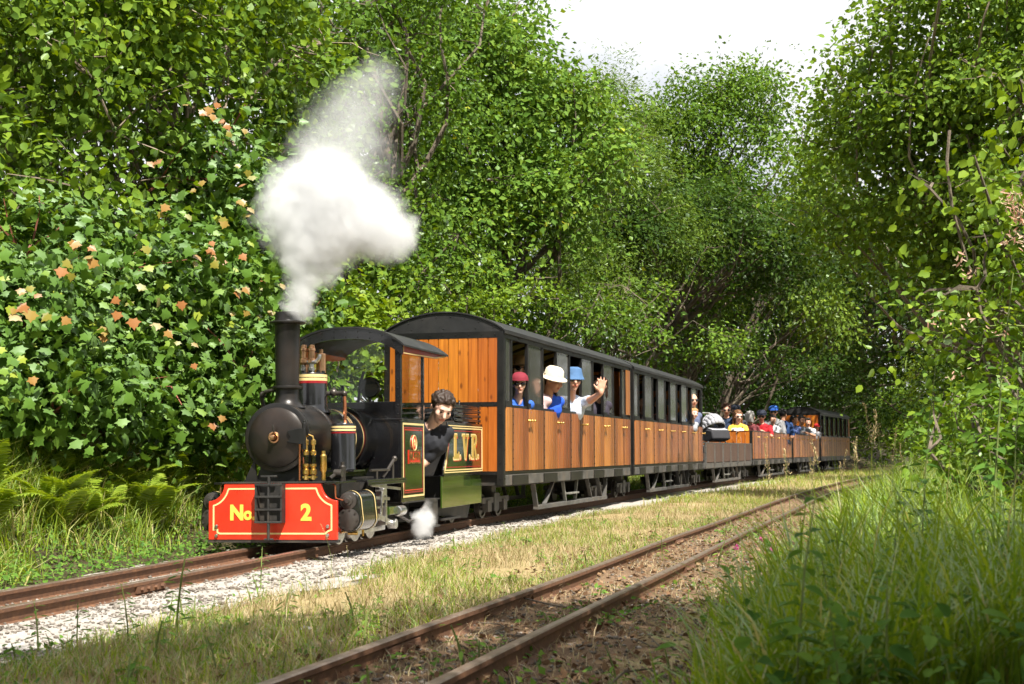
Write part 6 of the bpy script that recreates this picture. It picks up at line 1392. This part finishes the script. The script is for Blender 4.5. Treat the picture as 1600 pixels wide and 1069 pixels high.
        hme.vertices.foreach_set('co', co.astype(np.float32).ravel()); hme.materials.clear(); hme.materials.append(MATS[hv]); hme.polygons.foreach_set('use_smooth', np.ones(len(hme.polygons), bool))
        oh = mobj('hair', hme, root); oh.matrix_local = hq
    if hat:
        kind_, hc_ = hat; hmt = cmat(hc_)
        if kind_ == 'cap':
            m_ = MB(); m_.lathe([(.108, .04), (.110, .065), (.100, .105), (.07, .135), (.03, .148), (0, .15)], (0, .015, 0), 'z', 24, cap=False)
            br = [(.10 * math.cos(q), -.062 - .085 * math.sin(q)) for q in np.linspace(0, math.pi, 12)] + [(-.10, .0), (.10, .0)]
            m_.prism(br, lambda u, v, d: (u, v, d + .045 - .10 * max(0, -v - .06)), 0, .007); child(m_, 'cap', hmt)
        elif kind_ == 'sunhat':
            m_ = MB(); m_.lathe([(.150, .026), (.13, .036), (.108, .045), (.104, .06), (.096, .11), (.07, .135), (.03, .142), (0, .143)], (0, .01, 0), 'z', 28, cap=False).lathe([(.150, .021), (.108, .036), (.10, .05)], (0, .01, 0), 'z', 28, cap=False); child(m_, 'sun_hat', hmt)
        elif kind_ == 'bucket':
            m_ = MB(); m_.lathe([(.128, .008), (.112, .045), (.108, .06), (.096, .12), (.06, .138), (0, .14)], (0, .01, 0), 'z', 26, cap=False).lathe([(.128, .004), (.108, .04)], (0, .01, 0), 'z', 26, cap=False); child(m_, 'bucket_hat', hmt)
    return root
simple('eye_dark', (.03, .02, .018), .15, var=.1); simple('shades', (.008, .008, .009), .12, coat=.6, var=.1)
bpy.context.view_layer.update()
FR = {k: o.matrix_world.copy() for k, o in dict(loco=loco, c1=car1, c2=car2, tr=truck, c4=car4, c5=car5, c6=car6).items()}
def at(fr, px, py, y):
    """the point of a vehicle's own space at depth y along it, seen at photo position px, py"""
    inv = FR[fr].inverted(); o = inv @ Vector((0, 0, CAMZ)); d = inv.to_3x3() @ (Vector(P3(px, py, 10.0)) - Vector((0, 0, CAMZ))); q = o + d * ((y - o.y) / d.y); return q
def at_x(fr, px, py, x):
    inv = FR[fr].inverted(); o = inv @ Vector((0, 0, CAMZ)); d = inv.to_3x3() @ (Vector(P3(px, py, 10.0)) - Vector((0, 0, CAMZ))); return o + d * ((x - o.x) / d.x)
def seat(fr, px, py, X, label, seatz=.61, **kw):
    kw['vox'] = {'loco': .008, 'c1': .010, 'c2': .0135}.get(fr, .0165)
    """sit a person at lateral place X of a vehicle so that the head is seen at px, py"""
    q = at_x(fr, px, py, X); lx, ly = kw.get('lean', (0, 0)); h0 = .54 - .25 * (lx * lx + ly * ly) + .03 + .055 + .115
    s_ = kw.pop('s', None) or max(.55, min(1.12, (q.z - seatz) / h0)); of = Matrix.Rotation(R(kw.get('yaw', 0)), 3, 'Z') @ Vector((lx * 1.3 * s_, ly * 1.3 * s_, 0))
    return person(label, FR[fr], (q.x - of.x, q.y - of.y, q.z - h0 * s_), s=s_, **kw)
# the driver leaning out of the cab
seat('loco', 681, 631, .38, 'young driver in a dark T-shirt leaning out of the locomotive cab, looking down', s=.96, yaw=8, lean=(.30, -.13), head=(26, 34, 12), shirt=(.018, .019, .024), trousers=(.015, .015, .018), skn=SKIN_P, hair=(.035, .022, .016), hands={'L': (.14, -.30, .12), 'R': (-.16, -.30, .12)}, sleeve=.5, group=None, poles={'L': (.1, .8, -.6), 'R': (-.3, .6, -.7)})
INH = {'L': (-.02, -.28, .22)}; INP = {'L': (-.8, .5, -.4)}; FH = {'L': (.06, -.16, .22), 'R': (-.12, -.16, .22)}; FP = {'L': (-.1, .8, -.5), 'R': (-.3, .8, -.5)}; OUTH = {'L': (.27, -.42, .43)}; OUTP = {'L': (1, .2, .15)}
# passengers, leading carriage
seat('c1', 811, 601, .47, 'child in a red and blue patterned cap and dark sunglasses at the first open window', s=.78, yaw=45, fold=True, lean=(0, -.20), head=(-25, 0, 0), shirt=(.03, .11, .45), skn=SKIN_P, hat=('cap', (.20, .02, .035)), glasses=True, sleeve=.1, hands=FH, poles=FP)
seat('c1', 808, 577, .20, 'man in a brown sun hat sitting in shadow behind the child', s=1.0, head=(5, 0, 0), shirt=(.10, .10, .07), hat=('sunhat', (.25, .15, .06)), glasses=True)
seat('c1', 835, 592, .36, 'woman in a pale pink patterned top behind the first wide pane', s=.92, lean=(.05, 0), head=(20, 5, 0), shirt=(.60, .42, .42), hair=(.45, .40, .33), hairlen=.08, female=True, skn=SKIN_P, hands=INH, poles=INP)
seat('c1', 857, 592, .49, 'passenger in a cream sun hat and bright blue shirt leaning at the second window', s=.95, yaw=50, fold=True, lean=(0, -.19), head=(25, 20, -6), shirt=(.02, .09, .55), skn=SKIN_T, hat=('sunhat', (.75, .66, .50)), hands=FH, poles=FP)
seat('c1', 893, 594, .50, 'man in a blue bucket hat and pale polo shirt waving from the window', s=1.0, yaw=50, fold=True, lean=(0, -.19), head=(-18, 2, 0), shirt=(.52, .58, .70), hair=HAIRG, hat=('bucket', (.07, .15, .30)), glasses=True, hands=FH, poles=FP, car_hands={'L': (.88, 2.36, 1.19)}, wave='L', car_poles={'L': (.4, .2, -1)}, skn=SKIN, sleeve=.4)
seat('c1', 874, 594, .34, 'fair-haired woman in a pale top behind the second wide pane', s=.95, lean=(.05, 0), head=(15, 5, 0), shirt=(.62, .55, .56), hair=(.50, .36, .20), hairlen=.10, female=True, skn=SKIN_P, hands=INH, poles=INP)
seat('c1', 935, 603, .46, 'woman in glasses and a dark patterned top at the fourth window', s=.95, yaw=40, fold=True, lean=(0, -.17), head=(-20, 5, 0), shirt=(.035, .03, .045), hair=(.03, .015, .01), hairlen=.10, female=True, skn=SKIN_P, glasses=True, hands=FH, poles=FP)
# second carriage
seat('c2', 1080, 626, .50, 'bald man in sunglasses behind the boy at the window of the second carriage', s=1.02, yaw=45, fold=True, lean=(0, -.18), head=(-10, 0, 0), shirt=(.10, .12, .20), bald=True, glasses=True, hands=FH, poles=FP)
seat('c2', 1082, 647, .55, 'small fair-haired boy in a grey patterned shirt leaning out of the second carriage', s=.70, yaw=48, fold=True, lean=(0, -.30), head=(-10, 0, 10), shirt=(.34, .35, .38), hair=BLOND, skn=SKIN_P, hands=FH, poles=FP)
seat('c2', 1007, 630, .34, 'passenger in a dark top in the shade of the second carriage', s=.95, head=(10, 5, 0), shirt=(.06, .04, .04), lean=(.05, 0), hands=INH, poles=INP)
seat('c2', 1031, 632, .34, 'woman in a pink top in the middle of the second carriage', s=.95, head=(10, 5, 0), shirt=(.50, .22, .20), hair=HAIRB, hairlen=.1, female=True, lean=(.05, 0), hands=INH, poles=INP)
seat('c2', 1052, 634, .34, 'man in a dark blue shirt in the rear half of the second carriage', s=.98, head=(20, 5, 0), shirt=(.05, .07, .13), hair=HAIRB, lean=(.05, 0), hands=INH, poles=INP)
# first open carriage
seat('c4', 1135, 641, -.06, 'red-faced man in sunglasses and a navy shirt beside the pushchair', s=1.05, head=(15, 3, 0), shirt=(.03, .05, .10), hair=(.07, .03, .018), glasses=True)
seat('c4', 1149, 643, .0, 'man in a dark cap behind the man in the navy shirt', s=1.05, head=(12, 3, 0), shirt=(.05, .05, .07), hat=('cap', (.02, .025, .04)), glasses=True)
seat('c4', 1153, 651, .20, 'woman with long brown hair and a yellow and white top leaning on the carriage end', s=1.0, head=(28, 3, 0), shirt=(.72, .72, .76), shirt2=(.80, .45, .06), hair=(.15, .07, .03), hairlen=.20, female=True, glasses=True, hands={'R': (-.08, -.30, .40), 'L': (.12, -.32, .40)}, skn=SKIN_P)
seat('c4', 1172, 652, .25, 'grey-haired woman in a dark plaid shirt turned away in the open carriage', s=.98, head=(150, 0, 0), shirt=(.16, .035, .04), hair=HAIRG, hairlen=.06, female=True)
seat('c4', 1190, 651, .33, 'man in a red T-shirt, dark cap and sunglasses pointing ahead', s=1.05, head=(8, 5, 0), shirt=(.42, .012, .02), hat=('cap', (.025, .03, .05)), glasses=True, hands={'L': (.02, -.28, .44)}, poles={'L': (.9, .1, -.6)})
seat('c4', 1207, 656, .38, 'dark-haired boy in a white shirt next to the man in red', s=.88, head=(20, 8, 0), shirt=(.62, .63, .66), hair=(.02, .013, .01), hands=INH, poles=INP)
seat('c4', 1209, 644, .28, 'man in a grey shirt and bright blue cap in the open carriage', s=1.1, head=(5, 3, 0), shirt=(.25, .25, .26), hat=('cap', (.03, .12, .45)), glasses=True)
seat('c4', 1223, 648, .40, 'black-haired man in a dark blue shirt with his back turned', s=1.05, head=(165, 0, 0), shirt=(.015, .045, .14), hair=HAIRK, skn=SKIN_T)
seat('c5', 1240, 656, .36, 'dark-haired woman in a blue top beside the man with his back turned', s=.95, head=(60, 6, 0), shirt=(.06, .09, .22), hair=HAIRK, hairlen=.08, female=True, skn=SKIN_T, hands=INH, poles=INP)
# second open carriage
seat('c5', 1252, 657, .44, 'dark-haired man in a grey T-shirt resting his arm on the side of the open carriage', s=1.03, lean=(.12, -.04), head=(35, 6, 0), shirt=(.15, .16, .18), hair=HAIRK, skn=SKIN_T, hands={'L': (.30, -.30, .42)}, poles={'L': (.6, .5, -.2)})
seat('c5', 1276, 668, .46, 'child in a red cap low in the last open carriage', s=.75, lean=(.1, 0), head=(25, 5, 0), shirt=(.3, .3, .32), hat=('cap', (.45, .02, .025)), skn=SKIN, hands=INH, poles=INP)
seat('c5', 1262, 660, .33, 'passenger in a white top behind the man in the grey T-shirt', s=.95, head=(20, 5, 0), shirt=(.6, .6, .62), hair=HAIRB)

# ================================================================== the pushchair on the truck
pc = thing('pushchair', 'grey and black pushchair with its hood up standing on the low truck', 'pushchair', (0, 0, 0))
pc.matrix_world = FR['tr'] @ Matrix.Translation((.08, 3.75, .43)) @ Matrix.Rotation(R(40), 4, 'Z') @ Matrix.Scale(.92, 4)
hd = MB()   # folding hood: fan of fabric between two hoops
def hoop(a, r=.30, w=.24, n=12):
    return [Vector((w * math.cos(t_), -r * math.sin(t_) * math.cos(a) , r * math.sin(t_) * math.sin(a))) for t_ in np.linspace(0, math.pi, n)]
hs_ = [hoop(R(a), .34 + .003 * (k % 2)) for k, a in enumerate((25, 50, 75, 100, 125, 150))]
for k in range(5):
    for i in range(11): hd.add([hs_[k][i], hs_[k][i + 1], hs_[k + 1][i + 1], hs_[k + 1][i]], [(0, 1, 2, 3)])
o = hd.build('hood', 'stroller_grey', pc, smooth=25); o.location = (0, .05, .62); sdm = o.modifiers.new('t', 'SOLIDIFY'); sdm.thickness = .008
MB().tube(hs_[0], .009, 6).build('hood_hoop', 'aluminium', pc).location = (0, .05, .62)
MB().prism([(-.32, .42), (-.28, .60), (.05, .64), (.30, .66), (.34, .50), (.22, .40), (-.1, .36)], lambda u, v, d: (d, u, v), -.22, .22).build('bassinet', 'stroller_dark', pc, bevel=.03)
MB().prism([(-.30, .601), (-.1, .66), (.28, .70), (.30, .655), (.05, .636)], lambda u, v, d: (d, u, v), -.2, .2).build('apron', 'stroller_grey', pc, bevel=.02)
fr_ = MB()
for sg in (-1, 1): fr_.tube([(sg * .2, -.40, .12), (sg * .2, -.1, .38), (sg * .2, .40, .95), (sg * .2, .5, .98)], .013, 8).tube([(sg * .2, .38, .14), (sg * .2, .0, .42)], .013, 8).tube([(sg * .2, .3, .3), (sg * .2, -.3, .25)], .009, 8)
fr_.tube([(-.2, .5, .98), (.2, .5, .98)], .015, 8).tube([(-.2, .38, .14), (.2, .38, .14)], .01, 8).tube([(-.2, -.4, .12), (.2, -.4, .12)], .01, 8).build('chassis', 'aluminium', pc)
for sx in (-1, 1):
    for y_, r_ in ((-.40, .09), (.38, .13)): MB().torus((sx * .23, y_, r_), r_ - .02, .02, 'x', 20, 6).lathe([(.0, -.01), (r_ - .025, -.008), (r_ - .025, .008), (0, .01)], (sx * .23, y_, r_), 'x', 16, cap=False).build('wheel', 'stroller_dark', pc)
MB().prism([(-.2, .16), (-.2, .28), (.25, .28), (.28, .16)], lambda u, v, d: (d, u, v), -.16, .16).build('basket', 'stroller_grey', pc, bevel=.02)

# ================================================================== steam
def steam(name, label, puffs, dens, thr, noise_s, warp, parent=None):
    """puffs: (x, y, z, r, weight). A closed hull round the cloud, filled with uneven white vapour."""
    mb = MB()
    for x, y, z, r, w in puffs: mb.ell((x, y, z), (r * 1.12,) * 3, 20, 12)
    tmp = mobj(name, mb.mesh(name, []))
    rm = tmp.modifiers.new('remesh', 'REMESH'); rm.mode = 'VOXEL'; rm.voxel_size = max(.012, min(p[3] for p in puffs) * .4)
    me = baked(tmp)
    me.materials.clear(); t = NT(name + '_vapour'); co = t.coord('Object')
    nz = t.new('TexNoise', {'Vector': co, 'Scale': noise_s, 'Detail': 6.0, 'Roughness': .6})
    wv = t.new('VectorMath', {0: nz.outputs['Color'], 1: (.5, .5, .5)}, operation='SUBTRACT').outputs[0]
    p = t.new('VectorMath', {0: co, 1: t.new('VectorMath', {0: wv, 3: warp}, operation='SCALE').outputs[0]}, operation='ADD').outputs[0]
    tot = None
    for x, y, z, r, w in puffs:
        d = t.new('VectorMath', {0: p, 1: (x, y, z)}, operation='DISTANCE').outputs['Value']
        f = t.math('MULTIPLY', t.math('SUBTRACT', 1.0, t.math('DIVIDE', d, r), clamp=True), w)
        tot = f if tot is None else t.math('ADD', tot, f)
    n2 = t.noise(p, noise_s * 2.2, 5, .65)
    f = t.math('ADD', tot, t.math('MULTIPLY', t.math('SUBTRACT', n2, .5), .75))
    f = t.math('MULTIPLY', t.math('SUBTRACT', f, thr), 1.2, clamp=True); f = t.math('MULTIPLY', t.math('POWER', f, 1.3), dens)
    vol = t.new('VolumePrincipled', {'Color': (.93, .935, .945, 1), 'Density': f, 'Anisotropy': .1})
    t.l.new(vol.outputs[0], t.out.inputs['Volume']); me.materials.append(t.m)
    return tag(mobj(name, me, parent), label, None if parent else 'steam', kind='stuff')
def puff(px, py, D, rp, w): p = P3(px, py, D); return (p[0], p[1], p[2], rp * D / FPX, w)
plume = steam('steam_plume', 'billowing white steam plume rising from the chimney', [
    puff(470, 500, 8.78, 20, .9), puff(470, 484, 8.75, 26, 1.0), puff(472, 460, 8.72, 38, 1.1), puff(478, 430, 8.75, 52, 1.1), puff(490, 390, 8.8, 70, 1.1), puff(466, 345, 8.8, 84, 1.0), puff(520, 335, 8.85, 104, 1.1),
    puff(500, 285, 8.8, 82, 1.0), puff(578, 350, 8.95, 84, .9), puff(618, 366, 9.0, 54, .8), puff(450, 295, 8.8, 58, .7)], 13.0, .17, 5.0, .32)
steam('wisp', 'thin translucent steam drifting up from the plume', [
    puff(470, 270, 8.85, 70, .7), puff(535, 255, 8.9, 90, .9), puff(520, 205, 8.9, 85, .8), puff(560, 185, 8.95, 82, .8), puff(585, 140, 9.0, 66, .75), puff(598, 105, 9.0, 50, .6), puff(550, 150, 9.0, 60, .6), puff(590, 260, 9.0, 60, .5)], 1.9, .14, 5.0, .36, parent=plume)
steam('steam_leak', 'small puff of steam escaping low beside the cab step', [
    puff(646, 806, 9.75, 9, .7), puff(654, 808, 9.8, 13, .8), puff(664, 802, 9.9, 14, .9), puff(661, 818, 9.9, 24, 1.0), puff(658, 832, 9.9, 20, .7), puff(674, 806, 9.95, 15, .6), puff(668, 788, 9.9, 10, .6)], 24.0, .12, 18.0, .085)

bpy.data.scenes.remove(TMP)
